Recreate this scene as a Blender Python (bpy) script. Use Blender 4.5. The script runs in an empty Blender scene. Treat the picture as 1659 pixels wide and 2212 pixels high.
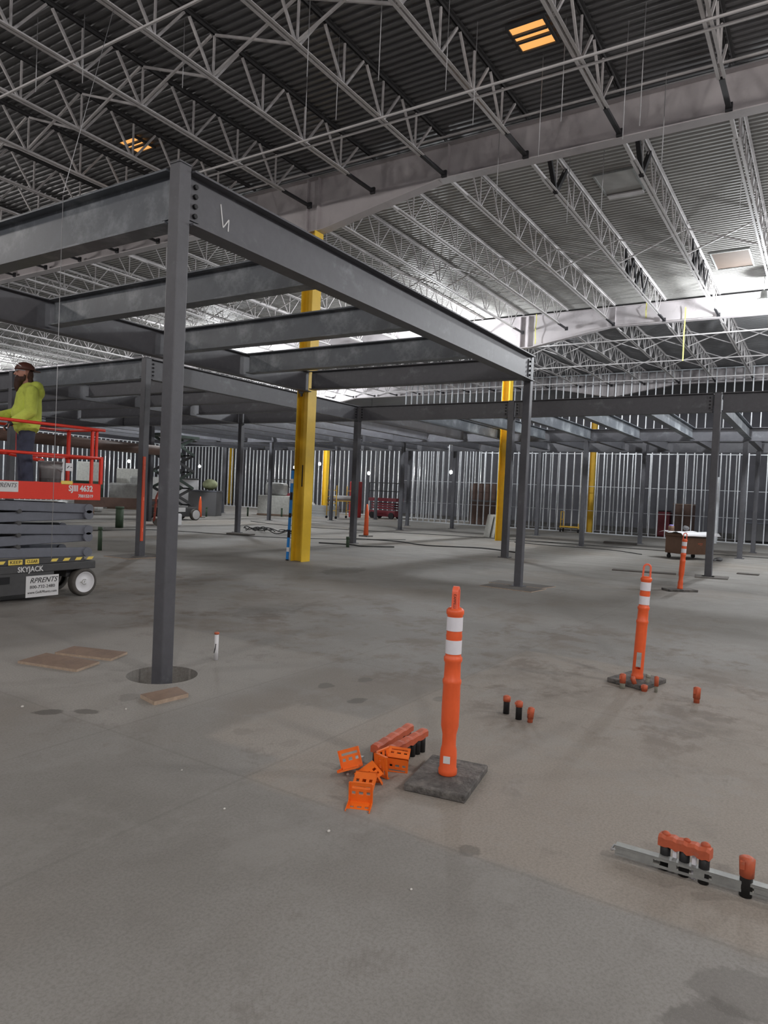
import bpy, bmesh, math, random
from mathutils import Vector, Matrix
random.seed(7)
S = bpy.context.scene
COL = S.collection
PI = math.pi

# ------------------------------------------------------------------ camera, world, light, exposure
cd = bpy.data.cameras.new('camera'); cam = bpy.data.objects.new('camera', cd); COL.objects.link(cam)
cd.sensor_fit = 'VERTICAL'; cd.sensor_height = 36.0; cd.lens = 36.0 * 1502.74 / 2212; cd.clip_end = 200; cd.clip_start = .05
_r = Vector((0.53715032, -0.84226845, 0.04531439)); _u = Vector((-0.00232433, 0.05224447, 0.99863162)); _f = Vector((0.84348334, 0.53652061, -0.02610543))
cam.matrix_world = Matrix(((_r.x, _u.x, -_f.x, 0), (_r.y, _u.y, -_f.y, 0), (_r.z, _u.z, -_f.z, 1.67), (0, 0, 0, 1)))
S.camera = cam
W = bpy.data.worlds.new('world'); S.world = W; W.use_nodes = True
W.node_tree.nodes['Background'].inputs[0].default_value = (.8, .88, 1, 1); W.node_tree.nodes['Background'].inputs[1].default_value = .3
S.view_settings.view_transform = 'Standard'; S.view_settings.look = 'None'; S.view_settings.gamma = 1; S.view_settings.use_curve_mapping = False
S.view_settings.exposure = 0.12
LAMP_DOWN = 780      # W, lamps of the nearest bay
LAMP_OPEN = 1250      # W, open lamps that also light the deck
WORK = 1300            # W, temporary work lights along the stud walls
C_DOWN = (1.0, .945, .905); C_OPEN = (.95, .975, 1.0)
# reflector lamps: nearest bay, all above the picture
DOWN = [(-6, -5), (-6.5, 3.5), (2.5, -7.5), (-5.5, 11), (9.5, -7.5), (0.5, 18), (6, 22)]
OPEN = [(24.1, 1.97), (24.0, 25.2), (20.5, -5.0), (24.2, 13.6), (33, -4.5), (36, 30), (22, 44)]
WORKP = [(41.6, 45.3, 3.3), (41.6, 40.7, 3.3), (41.6, 34.8, 3.4), (41.6, 32.4, 3.7), (41.6, 27.9, 3.1), (41.2, 21.1, 3.3), (31, 48.6, 3.4), (37, 48.6, 3.4), (24, 48.6, 3.4)]

# ------------------------------------------------------------------ materials
def mat(name, col, rough=.6, metal=0., emit=None, estr=0, var=.0, vscale=6., bump=0., bscale=60., spec=.5, col2=None, cscale=3., cthr=(.5, .65)):
    m = bpy.data.materials.new(name); m.use_nodes = True
    nt = m.node_tree; b = nt.nodes['Principled BSDF']
    b.inputs['Roughness'].default_value = rough; b.inputs['Metallic'].default_value = metal
    b.inputs['Specular IOR Level'].default_value = spec
    b.inputs['Base Color'].default_value = (*col, 1)
    N = nt.nodes.new; L = nt.links.new
    out = None
    if var or col2:
        tc = N('ShaderNodeTexCoord')
        n = N('ShaderNodeTexNoise'); n.inputs['Scale'].default_value = vscale; n.inputs['Detail'].default_value = 6; n.inputs['Roughness'].default_value = .65
        L(tc.outputs['Object'], n.inputs['Vector'])
        mr = N('ShaderNodeMapRange'); mr.inputs['From Min'].default_value = .25; mr.inputs['From Max'].default_value = .75
        mr.inputs['To Min'].default_value = 1 - var; mr.inputs['To Max'].default_value = 1 + var
        L(n.outputs['Fac'], mr.inputs['Value'])
        mx = N('ShaderNodeMix'); mx.data_type = 'RGBA'; mx.blend_type = 'MULTIPLY'; mx.inputs['Factor'].default_value = 1
        mx.inputs['A'].default_value = (*col, 1); L(mr.outputs['Result'], mx.inputs['B'])
        out = mx.outputs['Result']
        if col2:
            n2 = N('ShaderNodeTexNoise'); n2.inputs['Scale'].default_value = cscale; n2.inputs['Detail'].default_value = 8; n2.inputs['Roughness'].default_value = .7
            L(tc.outputs['Object'], n2.inputs['Vector'])
            m2 = N('ShaderNodeMapRange'); m2.inputs['From Min'].default_value = cthr[0]; m2.inputs['From Max'].default_value = cthr[1]
            L(n2.outputs['Fac'], m2.inputs['Value'])
            x2 = N('ShaderNodeMix'); x2.data_type = 'RGBA'; L(m2.outputs['Result'], x2.inputs['Factor'])
            L(out, x2.inputs['A']); x2.inputs['B'].default_value = (*col2, 1); out = x2.outputs['Result']
        L(out, b.inputs['Base Color'])
    if bump:
        tc2 = N('ShaderNodeTexCoord'); nb = N('ShaderNodeTexNoise'); nb.inputs['Scale'].default_value = bscale; nb.inputs['Detail'].default_value = 5
        L(tc2.outputs['Object'], nb.inputs['Vector'])
        bp = N('ShaderNodeBump'); bp.inputs['Strength'].default_value = bump; bp.inputs['Distance'].default_value = .01
        L(nb.outputs['Fac'], bp.inputs['Height']); L(bp.outputs['Normal'], b.inputs['Normal'])
    if emit:
        b.inputs['Emission Color'].default_value = (*emit, 1); b.inputs['Emission Strength'].default_value = estr
    return m

STEEL = mat('primed_steel', (.092, .093, .104), .5, .0, var=.14, vscale=9, bump=.05, bscale=90, col2=(.19, .2, .215), cscale=2.2, cthr=(.58, .78))
STEELB = mat('primed_steel_scuffed', (.10, .112, .128), .45, .0, var=.16, vscale=5, col2=(.40, .43, .45), cscale=1.1, cthr=(.5, .82))
BOLT = mat('bolt_black', (.02, .02, .022), .5, .4)
BLACKST = mat('black_steel', (.02, .02, .023), .55)
WHITE = mat('white_joist_paint', (.62, .60, .60), .6, var=.12, vscale=4)
TOPCH = mat('dark_chord', (.06, .06, .063), .7)  # one dark tone for near-bay top chords and hatch frames
GIRD = mat('girder_paint', (.50, .47, .48), .6, var=.1, vscale=1.2, col2=(.34, .31, .32), cscale=.8, cthr=(.52, .72))
DECKD = mat('shaded_deck', (.17, .17, .175), .42, .35, var=.15, vscale=.8)  # darker copy of the deck: shade of the unlit bays put into the colour
DECKL = mat('lit_deck', (.38, .375, .36), .6, var=.1, vscale=.5)  # same deck made paler: lamp light of the second bay in the colour
YEL = mat('yellow_column_paint', (.78, .50, .03), .5, var=.08, vscale=4, col2=(.45, .30, .05), cscale=3.5, cthr=(.66, .72))
ORANGE = mat('orange_plastic', (.84, .125, .034), .42, var=.06, vscale=12)
ORANGE2 = mat('orange_guard_plastic', (.88, .17, .015), .45, var=.08, vscale=14)
ORANGEP = mat('orange_handle_plastic', (.92, .16, .08), .42)
REFL = mat('reflective_white', (.80, .79, .84), .35, var=.03, vscale=30)
RUBBER = mat('recycled_rubber', (.085, .08, .075), .85, var=.6, vscale=22, bump=1.0, bscale=45, col2=(.22, .205, .19), cscale=8, cthr=(.48, .7))
TAPE = mat('orange_tape', (.50, .105, .045), .6, var=.2, vscale=18, col2=(.36, .2, .15), cscale=14, cthr=(.55, .75))
BLKPIPE = mat('black_conduit', (.012, .012, .013), .5)
GREYPIPE = mat('grey_conduit', (.30, .30, .25), .6, var=.2, vscale=12)
GREENP = mat('green_pipe', (.05, .085, .05), .6)
PLY = mat('plywood', (.235, .16, .115), .8, var=.25, vscale=9, col2=(.17, .12, .095), cscale=5, cthr=(.5, .72))
PLYEDGE = mat('plywood_edge', (.42, .32, .24), .8, var=.2, vscale=30)
GALV = mat('galvanized', (.60, .62, .64), .34, .75, var=.16, vscale=14)
GALVD = mat('galvanized_dull', (.33, .34, .33), .5, .4, var=.22, vscale=16)
STUD = mat('stud_galvanized', (.72, .75, .78), .32, .35, var=.15, vscale=5)
LRED = mat('lift_red', (.80, .045, .022), .4, var=.04, vscale=6)
LGREY = mat('lift_grey', (.15, .16, .19), .5, var=.12, vscale=10)
LDARK = mat('lift_dark', (.065, .065, .067), .55, var=.15, vscale=8)
TIRE = mat('tire', (.085, .078, .07), .8, var=.15, vscale=20)
DECAL = mat('white_decal', (.72, .72, .72), .5)
DECALY = mat('yellow_decal', (.92, .70, .14), .5)
INK = mat('black_ink', (.015, .015, .017), .6)
WHITEP = mat('white_plastic', (.75, .75, .77), .5)
HIVIS = mat('hivis_fleece', (.62, .72, .12), .9, var=.12, vscale=14, col2=(.22, .27, .04), cscale=6, cthr=(.58, .74))
DENIM = mat('denim', (.045, .052, .085), .85, var=.2, vscale=18)
SKIN = mat('skin', (.50, .25, .18), .55, var=.06, vscale=20)
HAIR = mat('brown_hair', (.055, .024, .016), .75, var=.3, vscale=30)
CAP = mat('brown_hat', (.10, .035, .025), .45, var=.15, vscale=14)
GLOVE = mat('dark_glove', (.03, .03, .033), .8)
GLASS = mat('safety_glasses', (.45, .45, .47), .12)
BROWNB = mat('brown_box_paint', (.135, .07, .04), .55, var=.12, vscale=6)
RUSTB = mat('rusty_beam', (.11, .065, .05), .75, var=.2, vscale=4)
WRAP = mat('wrapped_goods', (.36, .36, .35), .45, var=.25, vscale=6, bump=.5, bscale=14)
BOXW = mat('white_carton', (.50, .50, .47), .7, var=.2, vscale=7, col2=(.15, .15, .15), cscale=9, cthr=(.62, .68))
GREYBIN = mat('grey_bin', (.12, .12, .125), .6)
DKBLUE = mat('navy_bin', (.03, .04, .07), .6)
SCAFY = mat('scaffold_yellow', (.70, .42, .04), .5)
LEVB = mat('blue_level', (.02, .22, .62), .4)
LEVR = mat('red_level', (.78, .09, .03), .4)
DRED = mat('dark_red_lift', (.16, .02, .03), .5)
GREENL = mat('green_grey_lift', (.10, .13, .115), .5)
TAPEY = mat('yellow_tape', (.62, .60, .18), .5)
WIRE = mat('wire', (.42, .42, .43), .5, .3)
CABLE = mat('black_cable', (.02, .02, .02), .6)
CHALK = mat('chalk', (.75, .75, .75), .9)
DUST = mat('concrete_crumb', (.62, .60, .56), .9)
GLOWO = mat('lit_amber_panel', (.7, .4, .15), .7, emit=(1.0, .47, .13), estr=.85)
LAMPM = mat('lamp_lens', (1, 1, 1), .4, emit=(.93, .97, 1), estr=60)
LAMPW = mat('work_lamp_lens', (1, 1, 1), .4, emit=(1, .97, .93), estr=45)
SHEATH = mat('dark_perimeter_wall', (.16, .16, .18), .8, var=.15, vscale=.7)
PLYHATCH = mat('hatch_plywood', (.075, .052, .038), .8, var=.12, vscale=3)

def floor_material():
    m = bpy.data.materials.new('concrete_floor'); m.use_nodes = True; nt = m.node_tree; b = nt.nodes['Principled BSDF']
    N = nt.nodes.new; L = nt.links.new
    tc = N('ShaderNodeTexCoord'); P = tc.outputs['Object']
    def noise(scale, det=6, rough=.6, vec=P):
        n = N('ShaderNodeTexNoise'); n.inputs['Scale'].default_value = scale; n.inputs['Detail'].default_value = det; n.inputs['Roughness'].default_value = rough; L(vec, n.inputs['Vector']); return n.outputs['Fac']
    def mr(v, a, c, t0=0., t1=1.):
        n = N('ShaderNodeMapRange'); n.interpolation_type = 'SMOOTHSTEP'
        n.inputs['From Min'].default_value = a; n.inputs['From Max'].default_value = c; n.inputs['To Min'].default_value = t0; n.inputs['To Max'].default_value = t1; L(v, n.inputs['Value']); return n.outputs['Result']
    def math_(op, a, c=None):
        n = N('ShaderNodeMath'); n.operation = op
        for i, x in enumerate((a, c)):
            if x is None: continue
            if isinstance(x, (int, float)): n.inputs[i].default_value = x
            else: L(x, n.inputs[i])
        return n.outputs[0]
    def mix(f, A, B, mode='MIX'):
        n = N('ShaderNodeMix'); n.data_type = 'RGBA'; n.blend_type = mode
        if isinstance(f, float): n.inputs['Factor'].default_value = f
        else: L(f, n.inputs['Factor'])
        for k, x in (('A', A), ('B', B)):
            if isinstance(x, tuple): n.inputs[k].default_value = (*x, 1)
            else: L(x, n.inputs[k])
        return n.outputs['Result']
    sep = N('ShaderNodeSeparateXYZ'); L(P, sep.inputs[0]); X, Y = sep.outputs['X'], sep.outputs['Y']
    wob = math_('MULTIPLY', math_('SUBTRACT', noise(1.3, 4), .5), .25)
    c = mix(mr(noise(.55, 8, .65), .35, .65), (.225, .215, .198), (.285, .275, .258))
    c = mix(mr(noise(.23, 4), .48, .62), c, (.235, .212, .185))
    # tan infill strips of newer concrete (trenches cast along the columns and past the conduit stubs)
    def strip(v, a, c_, soft=.05):
        w = math_('ADD', v, wob)
        return math_('MULTIPLY', mr(w, a - soft, a + soft), mr(w, c_ - soft, c_ + soft, 1., 0.))
    c = mix(math_('MULTIPLY', strip(X, 2.96, 7.4), math_('MULTIPLY', strip(Y, -2, 2.75), .85)), c, (.315, .278, .238))
    c = mix(math_('MULTIPLY', strip(X, 3.28, 4.25), math_('MULTIPLY', strip(Y, 2.72, 3.42), .7)), c, (.36, .325, .285))
    c = mix(math_('MULTIPLY', mr(noise(1.7, 8, .7), .5, .62), math_('MULTIPLY', strip(X, 5.0, 9.5, .6), .85)), c, (.17, .138, .112))
    c = mix(math_('MULTIPLY', mr(noise(.9, 8, .7), .47, .7), math_('MULTIPLY', mr(X, 3.5, 6), mr(X, 9, 13, 1., 0.))), c, (.20, .172, .145))
    c = mix(math_('MULTIPLY', strip(X, 3.0, 5.6, .12), math_('MULTIPLY', strip(Y, 4.0, 6.6, .2), .75)), c, (.34, .322, .295))
    # dark stains, each with a shape of its own
    def blob(x, y, r, amt, ang=0., asp=1.):
        dx = math_('SUBTRACT', X, x); dy = math_('SUBTRACT', Y, y)
        ca, sa = math.cos(ang), math.sin(ang)
        a_ = math_('ADD', math_('MULTIPLY', dx, ca), math_('MULTIPLY', dy, sa)); b_ = math_('SUBTRACT', math_('MULTIPLY', dy, ca), math_('MULTIPLY', dx, sa))
        d = math_('SQRT', math_('ADD', math_('MULTIPLY', a_, a_), math_('MULTIPLY', math_('MULTIPLY', b_, asp), math_('MULTIPLY', b_, asp))))
        d = math_('ADD', d, math_('MULTIPLY', math_('SUBTRACT', nz, .5), r * 1.6))
        return mr(d, r * .75, r * 1.0, amt, 0.)
    nz = noise(7, 5)
    for (x, y, r, amt, an, asp) in [(2.92, 4.62, .11, .75, -.9, 1.6), (3.08, 4.45, .1, .65, -.9, 1.6), (4.78, 3.55, .1, .5, 0, 1.4), (4.6, 3.1, .1, .6, 0, 1.4), (5.15, 3.4, .1, .45, 0, 1.5), (5.1, 2.6, .09, .45, 0, 1.4), (2.42, .2, .2, .5, .4, 1.), (2.7, .18, .16, .35, 0, 1.), (3.55, 2.9, .09, .15, 0, 1.5), (3.0, 1.35, .07, .5, 0, 1.), (3.5, 3.3, .08, .2, 0, 1.), (3.5, 4.5, .12, .3, .5, 1.5), (12.0, 8.6, .9, .45, .2, 2.2), (7.2, 6.4, .8, .3, .2, 1.8), (15.5, 7, .8, .3, .3, 2.5)]:
        c = mix(blob(x, y, r, amt, an, asp), c, (.075, .068, .06))
    # saw cuts
    def cut(v, at, w=.006):
        d = math_('ABSOLUTE', math_('SUBTRACT', math_('ADD', v, math_('MULTIPLY', wob, .06)), at)); return mr(d, w, w * 2.5, .22, 0.)
    for v, at in ((X, 2.96), (Y, 2.75), (X, 7.4), (Y, 8.2), (X, 10.8), (Y, 11.9), (X, 15.2), (X, 5.62), (Y, 4.0)):
        c = mix(cut(v, at), c, (.12, .112, .10))
    # cables' and tyres' dust lines far off
    w1 = N('ShaderNodeTexWave'); w1.wave_type = 'BANDS'; w1.bands_direction = 'X'; w1.inputs['Scale'].default_value = .35; w1.inputs['Distortion'].default_value = 7; w1.inputs['Detail'].default_value = 3; w1.inputs['Detail Scale'].default_value = .7; L(P, w1.inputs['Vector'])
    c = mix(math_('MULTIPLY', mr(w1.outputs['Fac'], .9, .99), math_('MULTIPLY', mr(X, 11, 18), .4)), c, (.13, .122, .112))
    c = mix(math_('MULTIPLY', mr(noise(70, 3, .75), .38, .68), .4), c, (.135, .127, .116))
    c = mix(math_('MULTIPLY', mr(noise(150, 2, .8), .55, .7), .25), c, (.36, .345, .32))
    c = mix(math_('MULTIPLY', mr(noise(.75, 9, .75), .5, .6), .35), c, (.30, .29, .272))
    c = mix(math_('MULTIPLY', mr(noise(1.1, 9, .8), .56, .66), .5), c, (.165, .15, .134))
    c = mix(math_('MULTIPLY', mr(noise(3.2, 8, .75), .52, .78), .45), c, (.165, .152, .138))
    L(c, b.inputs['Base Color']); b.inputs['Roughness'].default_value = .72; b.inputs['Specular IOR Level'].default_value = .35
    bp = N('ShaderNodeBump'); bp.inputs['Strength'].default_value = .25; bp.inputs['Distance'].default_value = .004; L(noise(40, 6, .7), bp.inputs['Height']); L(bp.outputs['Normal'], b.inputs['Normal'])
    return m
FLOORM = floor_material()

# ------------------------------------------------------------------ mesh helpers
def newbm(): return bmesh.new()
def box(bm, c, s, rot=None):
    vs = []
    for dx in (-.5, .5):
        for dy in (-.5, .5):
            for dz in (-.5, .5):
                v = Vector((dx * s[0], dy * s[1], dz * s[2]))
                if rot is not None: v = rot @ v
                vs.append(bm.verts.new(v + Vector(c)))
    for f in ((0, 1, 3, 2), (4, 6, 7, 5), (0, 4, 5, 1), (2, 3, 7, 6), (0, 2, 6, 4), (1, 5, 7, 3)): bm.faces.new([vs[i] for i in f])
    return vs
def frame_of(d):
    d = d.normalized(); up = Vector((0, 0, 1)) if abs(d.z) < .95 else Vector((1, 0, 0))
    a = d.cross(up).normalized(); b = a.cross(d).normalized(); return d, a, b
def bar(bm, p0, p1, w, h=None):
    p0, p1 = Vector(p0), Vector(p1); h = h or w; d, a, b = frame_of(p1 - p0)
    q = []
    for p in (p0, p1):
        for sx, sy in ((-1, -1), (1, -1), (1, 1), (-1, 1)): q.append(bm.verts.new(p + a * sx * w / 2 + b * sy * h / 2))
    for i in range(4): bm.faces.new((q[i], q[(i + 1) % 4], q[4 + (i + 1) % 4], q[4 + i]))
    bm.faces.new(q[3::-1]); bm.faces.new(q[4:])
def tube(bm, pts, r, n=10, caps=True):
    pts = [Vector(p) for p in pts]; rs = r if isinstance(r, (list, tuple)) else [r] * len(pts)
    rings = []; a0 = None
    for i, p in enumerate(pts):
        d = (pts[min(i + 1, len(pts) - 1)] - pts[max(i - 1, 0)])
        d, a, b = frame_of(d)
        if a0 is not None:
            a = (a0 - d * a0.dot(d)); a = a.normalized() if a.length > 1e-6 else frame_of(d)[1]; b = a.cross(d).normalized()
        a0 = a
        rings.append([bm.verts.new(p + (a * math.cos(2 * PI * k / n) + b * math.sin(2 * PI * k / n)) * rs[i]) for k in range(n)])
    for A, B in zip(rings, rings[1:]):
        for k in range(n): f = bm.faces.new((A[k], A[(k + 1) % n], B[(k + 1) % n], B[k])); f.smooth = True
    if caps: bm.faces.new(rings[0][::-1]); bm.faces.new(rings[-1])
def lathe(bm, prof, n=24, c=(0, 0, 0), caps=True):
    rings = [[bm.verts.new((c[0] + r * math.cos(2 * PI * k / n), c[1] + r * math.sin(2 * PI * k / n), c[2] + z)) for k in range(n)] for r, z in prof]
    for A, B in zip(rings, rings[1:]):
        for k in range(n): f = bm.faces.new((A[k], A[(k + 1) % n], B[(k + 1) % n], B[k])); f.smooth = True
    if caps: bm.faces.new(rings[0][::-1]); bm.faces.new(rings[-1])
def prism(bm, poly, z0, z1):
    a = [bm.verts.new((x, y, z0)) for x, y in poly]; b = [bm.verts.new((x, y, z1)) for x, y in poly]; n = len(poly)
    for i in range(n): bm.faces.new((a[i], a[(i + 1) % n], b[(i + 1) % n], b[i]))
    bm.faces.new(a[::-1]); bm.faces.new(b)
def ell(bm, c, r, rot=None, n=16):
    M = Matrix.Translation(Vector(c)) @ (rot.to_4x4() if rot is not None else Matrix.Identity(4)) @ Matrix.Diagonal((*r, 1))
    res = bmesh.ops.create_uvsphere(bm, u_segments=n, v_segments=n // 2 + 2, radius=1, matrix=M)
    for v in res['verts']:
        for f in v.link_faces: f.smooth = True
def capsule(bm, p0, p1, r0, r1, n=12):
    p0, p1 = Vector(p0), Vector(p1); d = (p1 - p0).normalized(); pts, rs = [], []
    for t in (-1, -.8, -.4): pts.append(p0 + d * t * r0); rs.append(max(.001, r0 * math.sqrt(max(0, 1 - t * t))))
    pts.append(p0); rs.append(r0); pts.append(p1); rs.append(r1)
    for t in (.4, .8, 1): pts.append(p1 + d * t * r1); rs.append(max(.001, r1 * math.sqrt(max(0, 1 - t * t))))
    tube(bm, pts, rs, n)
def obj(name, bm, m, parent=None, loc=None, rotz=0, bevel=0, normals=True):
    if normals: bmesh.ops.recalc_face_normals(bm, faces=bm.faces[:])
    me = bpy.data.meshes.new(name); bm.to_mesh(me); bm.free()
    for x in (m if isinstance(m, (list, tuple)) else [m]): me.materials.append(x)
    o = bpy.data.objects.new(name, me); COL.objects.link(o)
    if parent: o.parent = parent
    if loc is not None: o.location = loc
    if rotz: o.rotation_euler = (0, 0, rotz)
    if bevel:
        b = o.modifiers.new('bevel', 'BEVEL'); b.width = bevel; b.segments = 2; b.limit_method = 'ANGLE'
    return o
def tag(o, label, cat, group=None, kind=None):
    if cat in ('beam', 'column', 'girder'): kind = 'thing'
    o['label'] = label; o['category'] = cat
    if group: o['group'] = group
    if kind: o['kind'] = kind
    return o
def struct(name, bm, m): o = obj(name, bm, m); o['kind'] = 'structure'; return o
def thing(name, label, cat, loc=(0, 0, 0), rotz=0, group=None):
    o = bpy.data.objects.new(name, None); COL.objects.link(o); o.empty_display_size = .1
    o.location = loc; o.rotation_euler = (0, 0, rotz); return tag(o, label, cat, group)
def dup(root, loc, rotz=None, label=None, group=None):
    r = root.copy(); COL.objects.link(r); r.location = loc
    if rotz is not None: r.rotation_euler = (0, 0, rotz)
    if label: r['label'] = label
    if group: r['group'] = group
    for ch in list(root.children):
        c = ch.copy(); COL.objects.link(c); c.parent = r
        for g in list(ch.children):
            d = g.copy(); COL.objects.link(d); d.parent = c
    return r
ORD = ['', 'first', 'second', 'third', 'fourth', 'fifth', 'sixth', 'seventh', 'eighth', 'ninth', 'tenth']
def nth(n):
    if n < len(ORD): return ORD[n]
    return '%d%s' % (n, 'th' if 10 <= n % 100 <= 20 else {1: 'st', 2: 'nd', 3: 'rd'}.get(n % 10, 'th'))
def lettering(name, txt, size, m, parent, loc, rot, width=None, depth=.0015, shear=0, bold=0.):
    cu = bpy.data.curves.new(name, 'FONT'); cu.body = txt; cu.size = size; cu.align_x = 'CENTER'; cu.align_y = 'CENTER'; cu.extrude = depth; cu.shear = shear; cu.offset = bold; cu.resolution_u = 3
    t = bpy.data.objects.new(name, cu); COL.objects.link(t)
    me = bpy.data.meshes.new_from_object(t, depsgraph=bpy.context.evaluated_depsgraph_get())
    bpy.data.objects.remove(t); bpy.data.curves.remove(cu)
    me.materials.clear(); me.materials.append(m)
    o = bpy.data.objects.new(name, me); COL.objects.link(o); o.parent = parent; o.location = loc; o.rotation_euler = rot
    if width:
        xs = [v.co.x for v in me.vertices]; k = width / max(1e-6, max(xs) - min(xs))
        for v in me.vertices: v.co.x *= k
    return o

# ------------------------------------------------------------------ setting: floor with the round pit at the near column
U0, U1, V0, V1 = -8., 54., -9., 62.
HC, HR = (4.1, 4.83), .30
bm = newbm(); n = 48; q = .6
def fq(a, b, c, d): bm.faces.new([bm.verts.new((x, y, 0)) for x, y in ((a, b), (c, b), (c, d), (a, d))])
fq(U0, V0, HC[0] - q, V1); fq(HC[0] + q, V0, U1, V1); fq(HC[0] - q, V0, HC[0] + q, HC[1] - q); fq(HC[0] - q, HC[1] + q, HC[0] + q, V1)
ci, sq, lo = [], [], []
for k in range(n):
    a = 2 * PI * k / n; x, y = math.cos(a), math.sin(a); mxx = max(abs(x), abs(y))
    ci.append(bm.verts.new((HC[0] + HR * x, HC[1] + HR * y, 0))); sq.append(bm.verts.new((HC[0] + q * x / mxx, HC[1] + q * y / mxx, 0)))
    lo.append(bm.verts.new((HC[0] + HR * x, HC[1] + HR * y, -.4)))
for k in range(n):
    j = (k + 1) % n
    bm.faces.new((ci[k], ci[j], sq[j], sq[k])); bm.faces.new((ci[k], lo[k], lo[j], ci[j]))
bm.faces.new(lo)
for f in bm.faces:
    f.normal_update()
    if f.normal.z < -.1: f.normal_flip()
o = obj('floor', bm, FLOORM, normals=False); o['kind'] = 'structure'
for nm, x0, x1, y0, y1 in (('wall_far', U1, U1 + .3, V0, V1), ('wall_back', U0 - .3, U0, V0, V1), ('wall_left', U0, U1, V1, V1 + .3), ('wall_right', U0, U1, V0 - .3, V0)):
    bm = newbm(); box(bm, ((x0 + x1) / 2, (y0 + y1) / 2, 4.6), (x1 - x0, y1 - y0, 9.3)); struct(nm, bm, SHEATH)

# corrugated roof deck: one sheet per bay, ribs run along y
ZD = 8.97
GU = [-.57, 12.75, 26.07, 39.4, 52.7]
def deck(u0, u1, m):
    bm = newbm(); prof = []; x = u0; pitch = .152
    while x < u1:
        for dx, dz in ((0, 0), (.055, 0), (.07, .038), (.137, .038)):
            if x + dx < u1: prof.append((x + dx, ZD + dz))
        x += pitch
    prof.append((u1, ZD))
    A = [bm.verts.new((x, V0, z)) for x, z in prof]; B = [bm.verts.new((x, V1, z)) for x, z in prof]
    A2 = [bm.verts.new((x, V0, ZD + .09)) for x in (u0, u1)]; B2 = [bm.verts.new((x, V1, ZD + .09)) for x in (u0, u1)]
    for i in range(len(prof) - 1): bm.faces.new((A[i], A[i + 1], B[i + 1], B[i]))
    bm.faces.new((A2[0], A2[1], B2[1], B2[0]))
    struct('ceiling', bm, m)
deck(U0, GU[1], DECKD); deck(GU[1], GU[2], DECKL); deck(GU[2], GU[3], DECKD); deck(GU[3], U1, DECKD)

# ------------------------------------------------------------------ white roof girders (haunched at the yellow columns)
CV = [10.39, 31.13, 51.87]
def zbot(v):
    d = min(abs(v - c) for c in CV); return 7.66 + .52 * min(1, max(0, (d - .3)) / 3.0)
def girder(u, label):
    t = thing('roof_girder', label, 'girder', (u, 0, 0))
    st = sorted(set([V0, V1] + [c + s * k for c in CV for s in (-1, 1) for k in (.3, 3.3)])); st = [v for v in st if V0 <= v <= V1]
    bm = newbm()
    def loft(sec):
        R = [[bm.verts.new((x, v, z)) for x, z in sec(v)] for v in st]
        for A, B in zip(R, R[1:]):
            for k in range(4): bm.faces.new((A[k], A[(k + 1) % 4], B[(k + 1) % 4], B[k]))
        bm.faces.new(R[0]); bm.faces.new(R[-1][::-1])
    loft(lambda v: ((-.008, zbot(v)), (.008, zbot(v)), (.008, 8.87), (-.008, 8.87))); obj('web', bm, GIRD, t)
    bm = newbm(); loft(lambda v: ((-.13, zbot(v) - .02), (.13, zbot(v) - .02), (.13, zbot(v)), (-.13, zbot(v)))); obj('bottom_flange', bm, GIRD, t)
    bm = newbm(); loft(lambda v: ((-.13, 8.86), (.13, 8.86), (.13, 8.88), (-.13, 8.88))); obj('top_flange', bm, GIRD, t)
    for c in CV:
        for s in (-.16, .16):
            bm = newbm(); box(bm, (0, c + s, (8.86 + zbot(c + s)) / 2), (.22, .016, 8.86 - zbot(c + s))); obj('stiffener', bm, GIRD, t)
    for v in (6.9, 13.9):
        bm = newbm(); box(bm, (0, v, (8.86 + zbot(v)) / 2), (.2, .014, 8.86 - zbot(v))); obj('stiffener', bm, GIRD, t)
    return t
for u, l in zip(GU[1:4], ('haunched white roof girder on the nearest yellow column, lilac tinted, top right of photo', 'second white roof girder back, hung with yellow tapes, behind the near steel frame', 'farthest white roof girder, seen above the long dark beam behind stud tops')):
    girder(u, l)

# yellow building columns (wide-flange, web along y)
def wcol(h, w=.31, d=.31, t=.022):
    bm = newbm()
    box(bm, (0, -d / 2, h / 2), (w, t, h)); box(bm, (0, d / 2, h / 2), (w, t, h)); box(bm, (0, 0, h / 2), (t * .8, d - t, h)); return bm
for (u, v, l) in ((12.75, 10.39, 'nearest bright yellow building column with blue level leaning on it'), (26.07, 11.0, 'yellow building column just left of the paired dark columns, mid right'), (39.87, 11.4, 'ochre yellow column standing in the far stud wall at right'), (26.07, 31.13, 'yellow column behind the raised dark scissor lift'), (40.75, 31.13, 'small far yellow column beside the yellow rolling scaffold'), (50.5, 50.5, 'thin distant yellow column between lit studs at far left')):
    t = thing('building_column', l, 'column', (u, v, 0))
    obj('shaft', wcol(zbot(10.39) - .02), YEL, t)
    if u < 13:
        bm = newbm(); box(bm, (-.172, .02, 4.15), (.03, .05, .62)); box(bm, (-.19, .02, 4.15), (.012, .14, .5)); obj('beam_bracket', bm, BLACKST, t)
        bm = newbm(); box(bm, (-.169, -.1, 2.0), (.02, .02, .5)); obj('slot_plate', bm, BOLT, t)

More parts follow.
